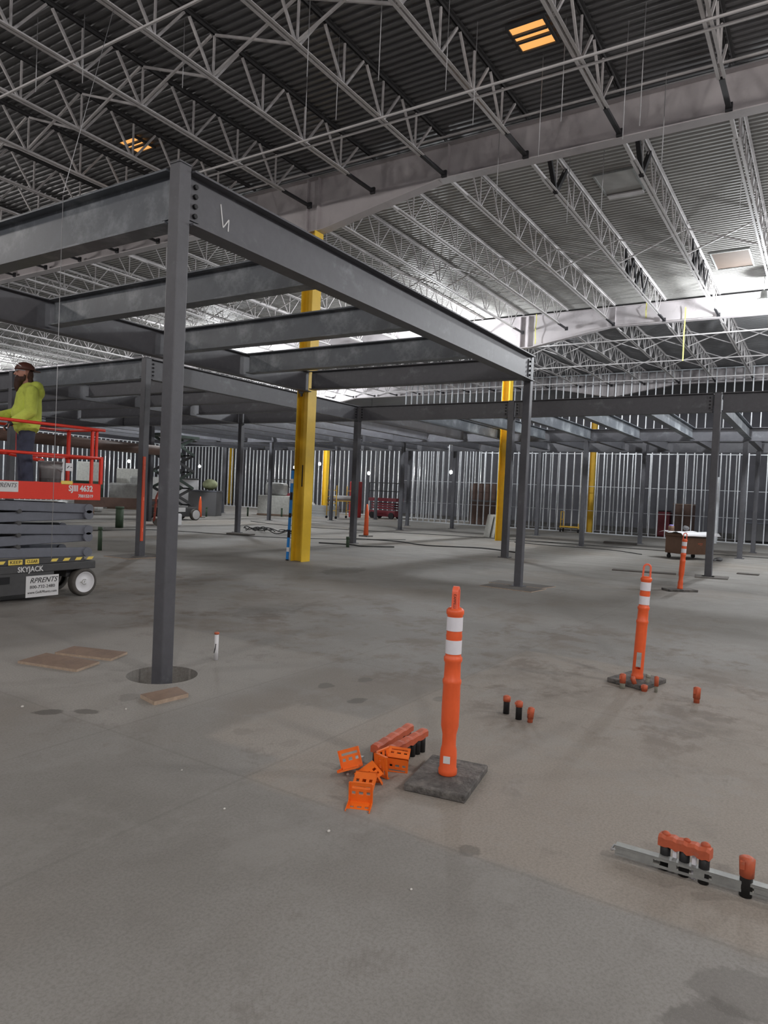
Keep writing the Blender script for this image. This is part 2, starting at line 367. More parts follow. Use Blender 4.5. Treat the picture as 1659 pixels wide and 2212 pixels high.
# ------------------------------------------------------------------ open-web joists
JL = 13.06; ZT, ZB = 8.90, 8.2; NODE = [.29 + 1.155 * k for k in range(1, 11)]
def web_list(L=JL):
    tops = [max(.12, x - .5775) for x in NODE] + [min(L - .12, NODE[-1] + .62)]
    out = []
    for i, x in enumerate(NODE):
        out.append(('web_diagonal', (tops[i] + .05, 0, ZT - .02), (x - .035, 0, ZB + .02)))
        out.append(('web_vertical', (x, 0, ZT - .02), (x, 0, ZB + .02)))
        out.append(('web_diagonal', (x + .035, 0, ZB + .02), (tops[i + 1] - .05, 0, ZT - .02)))
    return out
def make_joist(separate, tm, label, blackend=True):
    t = thing('roof_joist', label, 'joist', (0, 0, 0))
    bm = newbm()
    for s in (-1, 1):
        box(bm, (JL / 2, s * .021, ZT + .022), (JL, .006, .05)); box(bm, (JL / 2, s * .045, ZT + .044), (JL, .05, .006))
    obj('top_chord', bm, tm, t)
    bm = newbm(); x0, x1 = .75, NODE[-1] + .26
    for s in (-1, 1):
        box(bm, ((x0 + x1) / 2, s * .021, ZB + .022), (x1 - x0, .006, .05)); box(bm, ((x0 + x1) / 2, s * .043, ZB), (x1 - x0, .046, .006))
    obj('bottom_chord', bm, WHITE, t)
    bm = newbm()
    bar(bm, (x1, 0, ZB + .012), (JL - .03, 0, ZB + .02), .075, .05); box(bm, (JL - .03, 0, ZB + .03), (.05, .11, .13)); obj('chord_extension', bm, BLACKST, t)
    bm = newbm(); bar(bm, (.02, 0, ZB + .02), (x0, 0, ZB + .012), .06, .05); obj('chord_tail', bm, WHITE, t)
    if separate:
        for nm, a, b in web_list():
            bm = newbm(); bar(bm, a, b, .03 if nm == 'web_vertical' else .036); obj(nm, bm, WHITE, t)
    else:
        bm = newbm()
        for nm, a, b in web_list(): bar(bm, a, b, .026)
        obj('web_bracing', bm, WHITE, t)
    return t
def jlabel(bay, k):
    side = 'over the yellow columns' if k == 0 else ('%s right of the yellow columns' % nth(-k) if k < 0 else '%s left of the yellow columns' % nth(k))
    return 'white open-web joist in %s, %s' % (bay, side)
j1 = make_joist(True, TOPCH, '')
JS = 1.745
first = True
for k in range(-6, 9):
    lab = jlabel('the nearest dark roof bay', k); loc = (GU[0] + .13, 10.42 + JS * k, 0)
    if first: j1.location = loc; j1['label'] = lab; j1['group'] = 'joists of the nearest roof bay'; first = False
    else: dup(j1, loc, None, lab)
j2 = make_joist(False, WHITE, ''); first = True
for bay, uu, rng, grp in (('the second, paler roof bay', GU[1], range(-6, 20), 'joists of the second roof bay'), ('the third roof bay', GU[2], range(-6, 18), 'joists of the third roof bay')):
    for k in rng:
        lab = jlabel(bay, k); loc = (uu + .13, 10.42 + JS * k, 0)
        if first: j2.location = loc; j2['label'] = lab; j2['group'] = grp; first = False
        else: dup(j2, loc, None, lab, grp)
# dark reinforcement on two joists of the second bay
for k in (-4, -3):
    v = 10.42 + JS * k
    w = 'fourth' if k == -4 else 'third'
    bm = newbm(); bar(bm, (13.74, v, 8.88), (14.32, v, 8.19), .085); bar(bm, (14.32, v, 8.19), (14.9, v, 8.88), .085)
    tag(obj('brace_plate', bm, BLACKST), 'black V-shaped brace behind the near girder, %s joist right of the yellow columns' % w, 'brace', 'black braces under the near girder')
    bm = newbm()
    for a in range(3):
        x = 20.2 + .95 * a
        bar(bm, (x, v, 8.88), (x + .47, v, 8.22), .08); bar(bm, (x + .47, v, 8.22), (x + .94, v, 8.88), .08)
    tag(obj('joist_reinforcement', bm, BLACKST), 'black zigzag reinforcement in the second bay, %s joist right of the yellow columns' % w, 'brace', 'black joist reinforcements')
# cross bridging between neighbouring joists
def bridge():
    t = thing('cross_bracing', '', 'brace')
    for a, b in (((0, .03, 8.88), (0, JS - .03, 8.23)), ((.03, .03, 8.23), (.03, JS - .03, 8.88))):
        bm = newbm(); bar(bm, a, b, .035); obj('brace_bar', bm, WHITE, t)
    return t
br = bridge(); first = True
for bay, u, rng in (('nearest roof bay', 7.9, range(-5, 8)), ('second roof bay', 19.4, range(-5, 15)), ('third roof bay', 30.6, range(-5, 14)), ('third roof bay, farther row', 35, range(-5, 14))):
    for k in rng:
        lab = 'white crossed bracing in %s, %s gap %s of the yellow columns' % (bay, nth(abs(k) + (1 if k >= 0 else 0)), 'left' if k >= 0 else 'right'); loc = (u, 10.42 + JS * k, 0)
        if first: br.location = loc; br['label'] = lab; br['group'] = 'cross bracing between joists'; first = False
        else: dup(br, loc, None, lab)
for u, z, l in ((6.52, 8.17, 'long thin white bridging bar under the joists at top left'), (10.12, 8.17, 'left one of two white bars running together under the nearest joists'), (10.33, 8.17, 'right one of two white bars running together under the nearest joists'), (12.35, 8.84, 'thin white bar under the deck along the near girder')):
    bm = newbm(); bar(bm, (u, -.5, z), (u, 24, z), .03); tag(obj('bridging_bar', bm, WHITE), l, 'brace')
for i, (u, z) in enumerate(((28.3, 8.17), (33, 8.17), (37.6, 8.17))):
    bm = newbm(); bar(bm, (u, -1, z), (u, 40, z), .045); tag(obj('bridging_bar', bm, WHITE), 'white bridging bar crossing the third roof bay, %s row from the second girder' % nth(i + 1), 'brace')

# roof hatches
def hatch(u, v, du, dv, m, label, shadow_bars=True):
    t = thing('roof_hatch', label, 'roof hatch', (u, v, ZD - .05))
    bm = newbm(); box(bm, (0, 0, .03), (du, dv, .02)); obj('panel', bm, m, t)
    bm = newbm()
    for s in (-1, 1): box(bm, (0, s * (dv / 2 + .02), .02), (du + .08, .04, .05))
    for s in (-1, 1): box(bm, (s * (du / 2 + .02), 0, .02), (.04, dv, .05))
    obj('frame', bm, TOPCH if shadow_bars else GALVD, t)
    if shadow_bars:
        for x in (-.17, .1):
            bm = newbm(); box(bm, (x * du, 0, .005), (.05, dv, .04)); obj('shadow_bar', bm, TOPCH, t)  # dark bars stand in for joist shadows across the panel
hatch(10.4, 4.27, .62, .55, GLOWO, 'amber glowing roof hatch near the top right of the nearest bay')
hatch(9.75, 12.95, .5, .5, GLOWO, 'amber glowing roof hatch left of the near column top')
hatch(22.5, 2.7, 1.5, .95, PLYHATCH, 'brown plywood covered roof hatch beside the bright high-bay lamp', False)
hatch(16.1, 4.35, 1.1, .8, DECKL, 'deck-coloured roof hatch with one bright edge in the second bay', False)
bm = newbm(); box(bm, (16.72, 4.35, ZD - .06), (.2, .8, .03)); tag(obj('flashing_strip', bm, WHITE), 'bright white strip along the deck-coloured roof hatch', 'strip')

# lamps
def lamp_fixture(name, label, loc, m, r, dome=.04):
    t = thing(name, label, 'lamp', loc)
    bm = newbm(); lathe(bm, [(.05, .34), (.09, .3), (.1, .12), (r, .02), (r, 0.)], 24, caps=False); obj('reflector', bm, GALVD, t)
    bm = newbm(); lathe(bm, [(r * .96, 0.004), (r * .9, -dome * .4), (r * .62, -dome * .8), (r * .3, -dome * .96), (.02, -dome)], 24); obj('lens', bm, m, t)
    bm = newbm(); tube(bm, [(0, 0, .34), (0, 0, ZD - loc[2] - .01)], .008, 6); obj('hanger', bm, WIRE, t)
    return t
def light(kind, loc, energy, color, **kw):
    ld = bpy.data.lights.new('lamp_light', kind); ld.energy = energy; ld.color = color
    for k, x in kw.items(): setattr(ld, k, x)
    o = bpy.data.objects.new('lamp_light', ld); COL.objects.link(o); o.location = loc; return o
for i, (u, v) in enumerate(DOWN):
    lamp_fixture('high_bay_lamp', 'round reflector high-bay lamp hung above the near bay, %s of its row' % nth(i + 1), (u, v, 8.05), LAMPM, .26)
    light('POINT', (u, v, 7.8), LAMP_DOWN * (1.3, .75, 1.2, .7, 1.1, .6, .6)[i], C_DOWN, shadow_soft_size=.3)
for i, (u, v) in enumerate(OPEN):
    lab = ['bright high-bay lamp glaring at the right edge under the second girder', 'bright high-bay lamp at left beyond the steel frame', 'high-bay lamp of the second bay beyond the right edge', 'high-bay lamp hidden behind the near frame', 'added unseen high-bay lamp in the third bay at right', 'added high-bay lamp in the third bay at left', 'high-bay lamp far at the left wall'][i]  # both third-bay lamps are added to brighten the far bays
    lamp_fixture('high_bay_lamp', lab, (u, v, 8.05), LAMPM, .34, .26)
    light('POINT', (u, v, 7.35), LAMP_OPEN * (.85 if i == 0 else 1), C_OPEN, shadow_soft_size=.22)
for i, P in enumerate(WORKP):
    t = thing('work_light', 'small glaring work light before the %s' % ('lit rear studs, %s from left' % nth(i + 1) if i < 6 else 'left-hand side studs, %s of three' % nth(i - 5)), 'lamp', P)
    bm = newbm(); ell(bm, (0, 0, 0), (.1, .1, .12), n=12); obj('bulb', bm, LAMPW, t)
    bm = newbm(); tube(bm, [(0, 0, .1), (0, 0, ZD - P[2])], .012, 6); obj('cord', bm, CABLE, t)
    light('POINT', (P[0] - .0, P[1], P[2] - .02), WORK, (1, .97, .94), shadow_soft_size=.1)

# ------------------------------------------------------------------ clinic steel frames
def ibeam_bm(L, d=.46, w=.2, tf=.018, tw=.012):
    bm = newbm(); box(bm, (L / 2, 0, -tf / 2), (L, w, tf)); box(bm, (L / 2, 0, -d + tf / 2), (L, w, tf)); box(bm, (L / 2, 0, -d / 2), (L, tw, d - 2 * tf)); return bm
def hexbolt(bm, c, ax, r=.022, h=.03):
    c = Vector(c); a = Vector(ax); tube(bm, [c, c + a * h], r, 6)
def beam(p0, p1, label, m=STEEL, d=.46, w=.2, gap=.08, bolts=0, group=None):
    a, b = Vector(p0), Vector(p1); L = (b - a).length; rz = math.atan2(b.y - a.y, b.x - a.x)
    if not bolts:
        o = obj('steel_beam', ibeam_bm(L - 2 * gap, d, w), m); o.location = a + (b - a).normalized() * gap; o.rotation_euler = (0, 0, rz); return tag(o, label, 'beam', group)
    t = thing('steel_beam', label, 'beam', a, rz, group)
    bm = ibeam_bm(L - 2 * gap, d, w)
    for v in bm.verts: v.co.x += gap
    obj('rolled_section', bm, m, t)
    for x0, s in ((gap + .01, 1), (L - gap - .01, -1)):
        bm = newbm(); box(bm, (x0 + s * .06, -.016, -d / 2), (.12, .012, d * .72)); box(bm, (x0 + s * .06, .016, -d / 2), (.12, .012, d * .72)); obj('connection_plate', bm, m, t)
        for k in range(bolts):
            bm = newbm(); z = -d / 2 + (k - (bolts - 1) / 2) * .085
            hexbolt(bm, (x0 + s * .06, -.02, z), (0, -1, 0)); obj('bolt', bm, BOLT, t)
    return t
def column(u, v, h, label, s=.15, z0=0., base=True, rotz=0):
    t = thing('steel_column', label, 'column', (u, v, 0), rotz)
    bm = newbm(); box(bm, (0, 0, (h + z0) / 2), (s, s, h - z0)); obj('tube_shaft', bm, STEEL, t, bevel=.012)
    bm = newbm(); box(bm, (0, 0, h + .006), (s + .0, s + .0, .012)); obj('cap_plate', bm, STEEL, t)
    if base:
        bm = newbm(); box(bm, (0, 0, z0 + .01), (s + .12, s + .12, .02)); obj('base_plate', bm, STEEL, t)
    return t
H1, H2 = 4.40, 4.48
column(4.13, 4.87, H1 + .03, 'near grey steel column rising from the round hole in the floor', .132, -.4)
column(12.72, 4.95, H1 + .02, 'grey steel column at the right end of the near frame, on plywood', .14)
column(10.35, 13.1, H2, 'grey steel column with red level clamped on it, left of centre', .16)
column(18.75, 13.1, H2, 'dark grey column right of the yellow column, far orange post beside it', .18)
column(18.75, 7.75, H2, 'dark grey column standing directly left of the near frame end column', .18)
column(18.6, 2.37, H2, 'dark grey column at right next to the brown job box', .16)
column(18.75, 18.3, H2, 'dark grey column beside the tangle of cable on the floor', .16)
column(10.35, 18.5, H2, 'dark column behind the worker in the lime hoodie', .16)
column(20.2, 25.05, H2, 'dark column right behind the column with the red level', .17)
for (u, v, l) in ((26.65, 7.9, 'dark column between the near frame end and the job box'), (26.65, 2.45, 'dark column rising behind the brown job box'), (31.1, 2.4, 'dark column at the far right edge'), (31.5, 6.8, 'dark column left of the orange post by the job box, far back'), (32.1, 11.7, 'dark column seen between the near frame end column and far studs'), (32.8, 16.6, 'dark column before the brightest gap in the far studs'), (28.1, 16.95, 'dark column centre right, first beyond the orange post'), (32.4, 19.1, 'thin dark column just right of the centre right column'), (27.7, 24.8, 'dark column beside the white cartons'), (32.2, 24.1, 'dark column left of the yellow rolling scaffold'), (31.6, 32.2, 'dark column left of the cable tangle, far back'), (26.3, 18.4, 'dark column behind the white carton stack'), (34.9, 28.4, 'dark column just left of the nearest yellow column, far back'), (37.2, 24.3, 'dark column before the dark red lift'), (32, 37, 'dark column behind the raised scissor lift')):
    column(u, v, H2 if u not in (31.1, 32.1, 26.3, 32.2) else 4.0, l, .16)
# near frame
b1 = beam((4.13, 4.87, H1), (12.72, 4.9, H1), 'long near steel beam with chalk mark, from near column to right end column', STEEL, .47, .2, .075, 4)
for a, b in (((.47, -.13), (.51, -.33)), ((.51, -.33), (.58, -.235)), ((.58, -.235), (.575, -.345))):
    bm = newbm(); bar(bm, (a[0], -.0085, a[1]), (b[0], -.0085, b[1]), .006, .01); obj('chalk_mark', bm, CHALK, b1)
beam((4.16, 4.87, H1), (4.16, 10.15, H1), 'near steel beam running left from the near column, pale scuffed web', STEELB, .47, .2, .105, 4)
beam((4.16, 10.23, H1), (12.6, 10.23, H1), 'rear steel beam of the near frame ending at the yellow column', STEEL, .47, .2, .02, 0)
for i, u in enumerate((6.27, 8.44, 10.53)):
    beam((u, 4.955, H1), (u, 10.14, H1), 'infill beam across the near frame, %s from the near column' % nth(i + 1), STEELB, .40, .2, .02, 0, 'infill beams of the near frame')
beam((12.66, 4.95, H1), (12.6, 10.2, H1), 'end beam of the near frame from right column to yellow column', STEEL, .42, .2, .06, 3)
beam((4.16, 10.3, H1), (4.16, 16, H1), 'steel beam continuing left out of the photo from the near frame', STEELB, .47, .2, .02)
# second frame and the ones beyond
beam((10.35, 13.1, H2), (18.75, 13.1, H2), 'steel beam from the red-level column to the column right of yellow', STEEL, .47, .2, .1, 4)
beam((10.35, 13.1, H2), (10.35, 18.5, H2), 'steel beam just behind the worker, from the red-level column', STEELB, .47, .2, .1, 4)
beam((10.35, 18.5, H2), (10.35, 31, H2), 'steel beam left of the worker, far left edge', STEEL, .47, .2, .11)
beam((10.35, 18.5, H2), (18.75, 18.4, H2), 'dark steel beam above the scissor lift, second row back', STEEL, .47, .2, .11)
beam((10.4, 25, H2), (18.75, 25.0, H2), 'dark steel beam third row back at left', STEEL, .47, .2, .11)
for i, u in enumerate((12.45, 14.55, 16.65)):
    beam((u, 13.18, H2), (u, 18.3, H2), 'infill beam behind the red-level frame, %s from the left' % nth(i + 1), STEEL, .4, .2, .03, 0, 'infill beams of the red-level frame')
    beam((u, 18.57, H2), (u, 24.9, H2), 'infill beam of the rear left frame, %s from the left' % nth(i + 1), STEEL, .4, .2, .03, 0, 'infill beams of the rear left frame')
beam((18.75, 13.1, H2), (18.75, 7.75, H2), 'long dark beam above the centre columns, right of the orange post', STEEL, .47, .2, .105, 4)
beam((18.75, 7.75, H2), (18.6, 2.37, H2), 'long dark beam right of the near frame end, over the job box', STEEL, .47, .2, .105, 4)
beam((18.6, 2.37, H2), (18.6, -3, H2), 'long dark beam leaving the photo at the right edge', STEEL, .47, .2, .11)
beam((18.75, 13.1, H2), (18.75, 18.3, H2), 'dark beam behind the yellow column toward the cable tangle', STEEL, .47, .2, .11)
beam((18.75, 18.35, H2), (18.75, 30.8, H2), 'dark beam far left over the scissor lift', STEEL, .47, .2, .11)
vs = [-1.2, .6, 2.37, 4.15, 5.95, 7.75, 9.53, 11.3, 13.1, 14.85, 16.6, 18.4, 20.2, 22, 23.8, 25.6, 27.4, 29.2]
for i, v in enumerate(vs):
    beam((18.76, v, H2), (26.65, v, H2), 'infill beam of the long rear frame, %s from the right edge' % nth(i + 1), STEELB if i < 8 else STEEL, .4, .2, .1, 0, 'infill beams of the rear frame')
    beam((26.65, v, H2), (32, v, H2), 'infill beam of the farthest frame, %s from the right edge' % nth(i + 1), STEEL, .4, .2, .1, 0, 'infill beams of the farthest frame')
beam((26.65, 2.45, H2), (26.65, 7.9, H2), 'dark cross beam behind the job box', STEEL, .46, .2, .09)
beam((26.65, -3, H2), (26.65, 2.45, H2), 'dark cross beam behind the job box at the right edge', STEEL, .46, .2, .09)
beam((26.65, 7.9, H2), (26.65, 18.4, H2), 'dark cross beam behind the centre right columns', STEEL, .46, .2, .09)
beam((26.65, 18.4, H2), (26.65, 30.45, H2), 'dark cross beam behind the yellow column, far left part', STEEL, .46, .2, .09)
for a, b, l in ((-2, 6.8, 'right part'), (6.9, 16.6, 'centre part'), (16.7, 30.4, 'left part')):
    beam((32.1, a, H2), (32.1, b, H2), 'farthest dark cross beam in front of the stud wall, ' + l, STEEL, .46, .2, .05)
beam((31.95, 30.6, H2), (18.8, 30.6, H2), 'dark beam along the far left side of the frames', STEEL, .46, .2, .05)
beam((10.4, 31, H2), (20.1, 31, H2), 'dark beam at far left behind the lift guard rail', STEEL, .46, .2, .05)
bm = newbm(); tube(bm, [(10.2, 22.5, 3.02), (18.5, 22.5, 2.98)], .19, 16); tag(obj('steel_duct', bm, RUSTB), 'long dark brown pipe lying under the beams behind the lift rail', 'pipe')

# ------------------------------------------------------------------ stud walls
def stud_bm(h, w=.045, d=.092, t=.004):
    bm = newbm(); box(bm, (0, 0, h / 2), (d, t, h)); box(bm, (-d / 2, w / 2, h / 2), (t, w, h)); box(bm, (d / 2, w / 2, h / 2), (t, w, h)); return bm
def stud_wall(p0, p1, h, step, lab, grp, rz):
    a, b = Vector(p0), Vector(p1); L = (b - a).length; d = (b - a).normalized(); n = int(L / step); src = None
    for i in range(n + 1):
        l = lab(i, n); c = a + d * (i * step) + Vector((0, 0, .004))
        if src is None: src = obj('metal_stud', stud_bm(h), STUD); src.location = c; src.rotation_euler = (0, 0, rz); tag(src, l, 'stud', grp)
        else: o = src.copy(); COL.objects.link(o); o.location = c; o['label'] = l
    for z, nm in ((.025, 'bottom'), (h - .018, 'top')):
        bm = newbm(); sd = d.cross(Vector((0, 0, 1))); zz = .001 if nm == 'bottom' else h + .006; e = d * .06
        bar(bm, a - e + Vector((0, 0, zz)), b + e + Vector((0, 0, zz)), .108, .002)
        for sg in (-1, 1): bar(bm, a - e + sd * sg * .0525 + Vector((0, 0, z)), b + e + sd * sg * .0525 + Vector((0, 0, z)), .003, .05)
        tag(obj('stud_track', bm, STUD), 'galvanized %s track of the %s' % (nm, grp.split(' of the ')[1]), 'track')
def laba(i, n):
    k = round((11.4 - (-1.2 + .415 * i)) / .415); return 'tall galvanized stud of the far stud wall, ' + ('%s right of the ochre column' % nth(k) if k > 0 else '%s left of the ochre column' % nth(1 - k))
stud_wall((38.7, -1.2, 0), (38.7, 23.5, 0), 8.8, .415, laba, 'studs of the far stud wall', 0)
stud_wall((44, 20.2, 0), (44, 50, 0), 5.2, .415, lambda i, n: 'brightly lit galvanized stud of the left rear wall, %s from its right end' % nth(i + 1), 'studs of the brightly lit rear wall', 0)
stud_wall((42.6, -1.2, 0), (42.6, 19.5, 0), 4.7, .5, lambda i, n: 'shorter galvanized stud behind the far stud wall, %s from the right' % nth(i + 1), 'studs of the shorter wall behind', 0)
stud_wall((20, 50, 0), (43.8, 50, 0), 5.2, .415, lambda i, n: 'galvanized stud of the left-hand side wall, %s from its left end' % nth(i + 1), 'studs of the left-hand side wall', PI / 2)
for i, z in enumerate((1.25, 2.6)):
    bm = newbm(); bar(bm, (38.78, -1.2, z), (38.78, 23.5, z), .02, .025); tag(obj('stud_bridging', bm, STUD), 'thin horizontal strip across the far studs, %s' % ('lower one' if i == 0 else 'upper one'), 'track')
bm = newbm(); box(bm, (36.95, 4.55, 1.6), (.2, .24, 3.2)); tag(obj('boxed_stud_post', bm, STUD), 'thick boxed stud post right of the job box, before the far studs', 'post')

# ------------------------------------------------------------------ orange delineator posts
def delineator(loc, rz, handle_rz, label, h=1.152, base=(.5, .36), lean=(0, 0), slot=False, sticker=True, writing=True):
    k = h / 1.152
    t = thing('delineator_post', label, 'traffic post', loc, rz)
    bm = newbm(); box(bm, (0, 0, .022), (base[0], base[1], .044))
    bmesh.ops.bevel(bm, geom=bm.edges[:], offset=.006, segments=1, affect='EDGES'); obj('rubber_base', bm, RUBBER, t)
    bp = bpy.data.objects.new('post_body', None)
    prof = [(.052, .044), (.055, .05), (.055, .075), (.05, .085), (.049, .16), (.047, .19), (.041, .215), (.041, .28), (.052, .33), (.053, .44), (.051, .57), (.055, .585), (.055, .602), (.049, .61), (.047, .70), (.054, .715), (.054, .735), (.046, .742),
            (.046, .755), (.046, .84), (.045, .845), (.048, .86), (.045, .875), (.045, .89), (.045, .975), (.046, .98), (.052, .99), (.052, 1.01), (.044, 1.02), (.03, 1.028)]
    prof = [(r, z * k) for r, z in prof]
    if slot: prof = [q_ for q_ in prof if not .1 * k < q_[1] < .565 * k] + [(.05, z * k) for z in (.12, .14, .15, .16, .28, .29, .3, .5, .56)]; prof.sort(key=lambda q_: q_[1])
    bm = newbm(); lathe(bm, prof, 28)
    if slot:
        # open hand slot through the lower tube: cut by leaving faces out
        bm.normal_update()
        for f in [f for f in bm.faces if .141 * k < f.calc_center_median().z < .299 * k and abs(f.normal.x * math.cos(.457) + f.normal.y * math.sin(.457)) > .9 and abs(f.normal.z) < .5]: bm.faces.remove(f)
    body = obj('post_tube', bm, ORANGE, t)
    for z0, z1 in ((.757, .838), (.892, .973)):
        bm = newbm(); lathe(bm, [(.0475, z0 * k), (.0475, z1 * k)], 28, caps=False); obj('reflective_band', bm, REFL, body)
    bm = newbm(); c, s = math.cos(handle_rz), math.sin(handle_rz); pts = []
    for a in range(13):
        th = PI * a / 12; pts.append((.03 * math.cos(th), 1.112 * k + .03 * math.sin(th)))
    pts = [(.032, 1.015 * k)] + pts + [(-.032, 1.015 * k)]
    ring = []
    for i, (x, z) in enumerate(pts):
        x0, z0 = pts[max(i - 1, 0)]; x1, z1 = pts[min(i + 1, len(pts) - 1)]; dx, dz = x1 - x0, z1 - z0; l_ = math.hypot(dx, dz); nx, nz = dz / l_, -dx / l_
        q_ = []
        for o_, w_ in ((-.008, -.018), (.009, -.018), (.009, .018), (-.008, .018)):
            xx, zz_ = x + nx * o_, z + nz * o_; q_.append(bm.verts.new((xx * c - w_ * s, xx * s + w_ * c, zz_)))
        ring.append(q_)
    for A, B in zip(ring, ring[1:]):
        for j in range(4): bm.faces.new((A[j], A[(j + 1) % 4], B[(j + 1) % 4], B[j]))
    bm.faces.new(ring[0]); bm.faces.new(ring[-1][::-1])
    hd = obj('handle_loop', bm, ORANGEP, body, bevel=.003)
    if writing:
        va = math.atan2(s, c) + PI
        n_ = Vector((math.cos(va), math.sin(va), 0)); Y_ = Vector((0, 0, -1)); rt = n_.cross(Y_)
        Rm_ = Matrix((Vector((0, 0, -1)), n_.cross(Vector((0, 0, -1))), n_)).transposed()
        w_ = lettering('handle_writing', 'CAMPELLI', .02, INK, hd, tuple(n_ * .0395 + Vector((0, 0, 1.067 * k))), Rm_.to_euler(), .082)
    if sticker:
        va = math.atan2(-loc[1], -loc[0]) - rz - .18
        bm = newbm(); box(bm, (0, 0, 0), (.003, .04, .042)); st = obj('sticker', bm, DECAL, body); st.location = (.0505 * math.cos(va), .0505 * math.sin(va), .142); st.rotation_euler = (0, 0, va)
    body.rotation_euler = (lean[0], lean[1], 0)
    return t
delineator((3.655, 1.80, 0), .17, .12, 'nearest orange delineator post on a square black rubber base')
delineator((6.82, 1.43, 0), -.25, 2.03, 'middle orange delineator post with see-through hand slot, leaning right', 1.13, (.46, .36), (.025, .03), True, False, False)
delineator((14.9, 2.4, 0), -.85, 2.58, 'farther orange delineator post in front of the brown job box', 1.17, (.62, .3), (.03, .03), False, False, False)
for (loc, l, h) in (((22.2, 14.9, 0), 'far slim orange post beside the dark column right of yellow', 1.25), ((25.4, 27.5, 0), 'far orange post standing beside the raised scissor lift', 1.1)):
    t = thing('delineator_post', l, 'traffic post', loc)
    bm = newbm(); box(bm, (0, 0, .02), (.4, .4, .04)); obj('rubber_base', bm, RUBBER, t)
    bm = newbm(); lathe(bm, [(.07, .04), (.1, .06), (.085, .5), (.07, h * .75), (.05, h * .85), (.02, h)], 16); obj('post_tube', bm, ORANGE, t)

# ------------------------------------------------------------------ orange corner protectors
def guard_bm():
    bm = newbm(); t = .006; L = .115; Wd = .13
    def plate(f):
        # plate with three round holes and one slot, pierced: built as a grid of strips
        xs = [-.065, -.055, -.05, -.03, -.012, .012, .03, .05, .055, .065]
        zs = [0, .046, .064, .08, .094, L]
        def solid(x, z):
            if .08 < z < .094 and abs(x) < .05: return False
            if .046 < z < .064 and (-.05 < x < -.03 or -.012 < x < .012 or .03 < x < .05): return False
            return True
        for i in range(len(xs) - 1):
            for j in range(len(zs) - 1):
                if solid((xs[i] + xs[i + 1]) / 2, (zs[j] + zs[j + 1]) / 2):
                    z0, z1 = zs[j], zs[j + 1]
                    q = [Vector((xs[i], 0, z0)), Vector((xs[i + 1], 0, z0)), Vector((xs[i + 1], 0, z1)), Vector((xs[i], 0, z1))]
                    for off in (0, t):
                        bm.faces.new([bm.verts.new(f(p + Vector((0, off, 0)))) for p in q])
                    for a in range(4):
                        bm.faces.new([bm.verts.new(f(p)) for p in (q[a], q[(a + 1) % 4], q[(a + 1) % 4] + Vector((0, t, 0)), q[a] + Vector((0, t, 0)))])
        for x in (-.065, .062):
            for p in [[Vector((x, 0, 0)), Vector((x + .004, 0, 0)), Vector((x + .004, 0, L)), Vector((x, 0, L))]]:
                bm.faces.new([bm.verts.new(f(v + Vector((0, .016, 0)))) for v in p])
                for a in range(4): bm.faces.new([bm.verts.new(f(w)) for w in (p[a], p[(a + 1) % 4], p[(a + 1) % 4] + Vector((0, .016, 0)), p[a] + Vector((0, .016, 0)))])
    plate(lambda p: p)
    plate(lambda p: Vector((p.x, p.z, p.y)))
    bmesh.ops.remove_doubles(bm, verts=bm.verts, dist=.0003)
    return bm
GB = [((3.10, 2.035, .004), (-.12, 0, 2.0), 'orange corner guard lying apart, nearest the viewer'),
      ((3.40, 2.30, .03), (.25, .35, 2.0), 'orange corner guard at the left back of the heap'),
      ((3.29, 2.13, .088), (-2.3, .1, 1.75), 'orange corner guard standing as a tent in the middle front'),
      ((3.46, 2.19, .07), (.1, -1.45, 2.75), 'orange corner guard upright against the black conduits'),
      ((3.555, 2.085, .095), (2.9, -.05, 2.0), 'orange corner guard at the right of the heap by the rubber base'),
      ((3.36, 2.20, .075), (-2.0, .5, 2.6), 'orange corner guard half buried under the heap')]
src = None
for loc, rot, l in GB:
    if src is None: o = src = obj('corner_guard', guard_bm(), ORANGE2)
    else: o = src.copy(); COL.objects.link(o)
    o.location = loc; o.rotation_euler = rot; tag(o, l, 'corner guard', 'orange corner guards')

# ------------------------------------------------------------------ conduit stubs
def bank(p0, p1, n, h0, h1, label, lumps=False, dia=.05, gapm=False):
    a, b = Vector((*p0, 0)), Vector((*p1, 0)); L = (b - a).length; rz = math.atan2(b.y - a.y, b.x - a.x)
    t = thing('conduit_bank', label, 'conduits', a, rz)
    for i in range(n):
        x = L * i / (n - 1); z = h0 + (h1 - h0) * i / (n - 1); bm = newbm(); lathe(bm, [(dia / 2, 0), (dia / 2, z - .02)], 14, (x, 0, 0)); obj('conduit', bm, BLKPIPE, t)
        if gapm and i < n - 1:
            bm = newbm(); box(bm, (x + L / (n - 1) / 2, .004, .055), (.016, .02, .11)); obj('spacer', bm, REFL, t)
    bm = newbm()
    vs_ = []
    m_ = 14
    for i in range(m_ + 1):
        f = i / m_; x = -dia / 2 - .004 + (L + dia + .008) * f; z = h0 + (h1 - h0) * f + .003 * math.sin(i * 2.1) ; w = dia / 2 + .006
        vs_.append([bm.verts.new((x, y, zz)) for y, zz in ((-w, z - .045 - .004 * math.sin(i * 1.7)), (-w, z - .008), (-w * .6, z + .004), (w * .6, z + .004), (w, z - .008), (w, z - .045))])
    for A, B in zip(vs_, vs_[1:]):
        for k in range(6): f = bm.faces.new((A[k], A[(k + 1) % 6], B[(k + 1) % 6], B[k]))
    bm.faces.new(vs_[0]); bm.faces.new(vs_[-1][::-1])
    obj('tape_cap', bm, TAPE, t)
    if lumps:
        for x, y, s in ((.0, .0, .02), (L * .55, .0, .016), (L, .01, .022)):
            bm = newbm(); ell(bm, (x, y, h0 + (h1 - h0) * x / L + .006), (s, s * .7, s * .7), n=8); obj('tape_lump', bm, TAPE, t)
    return t
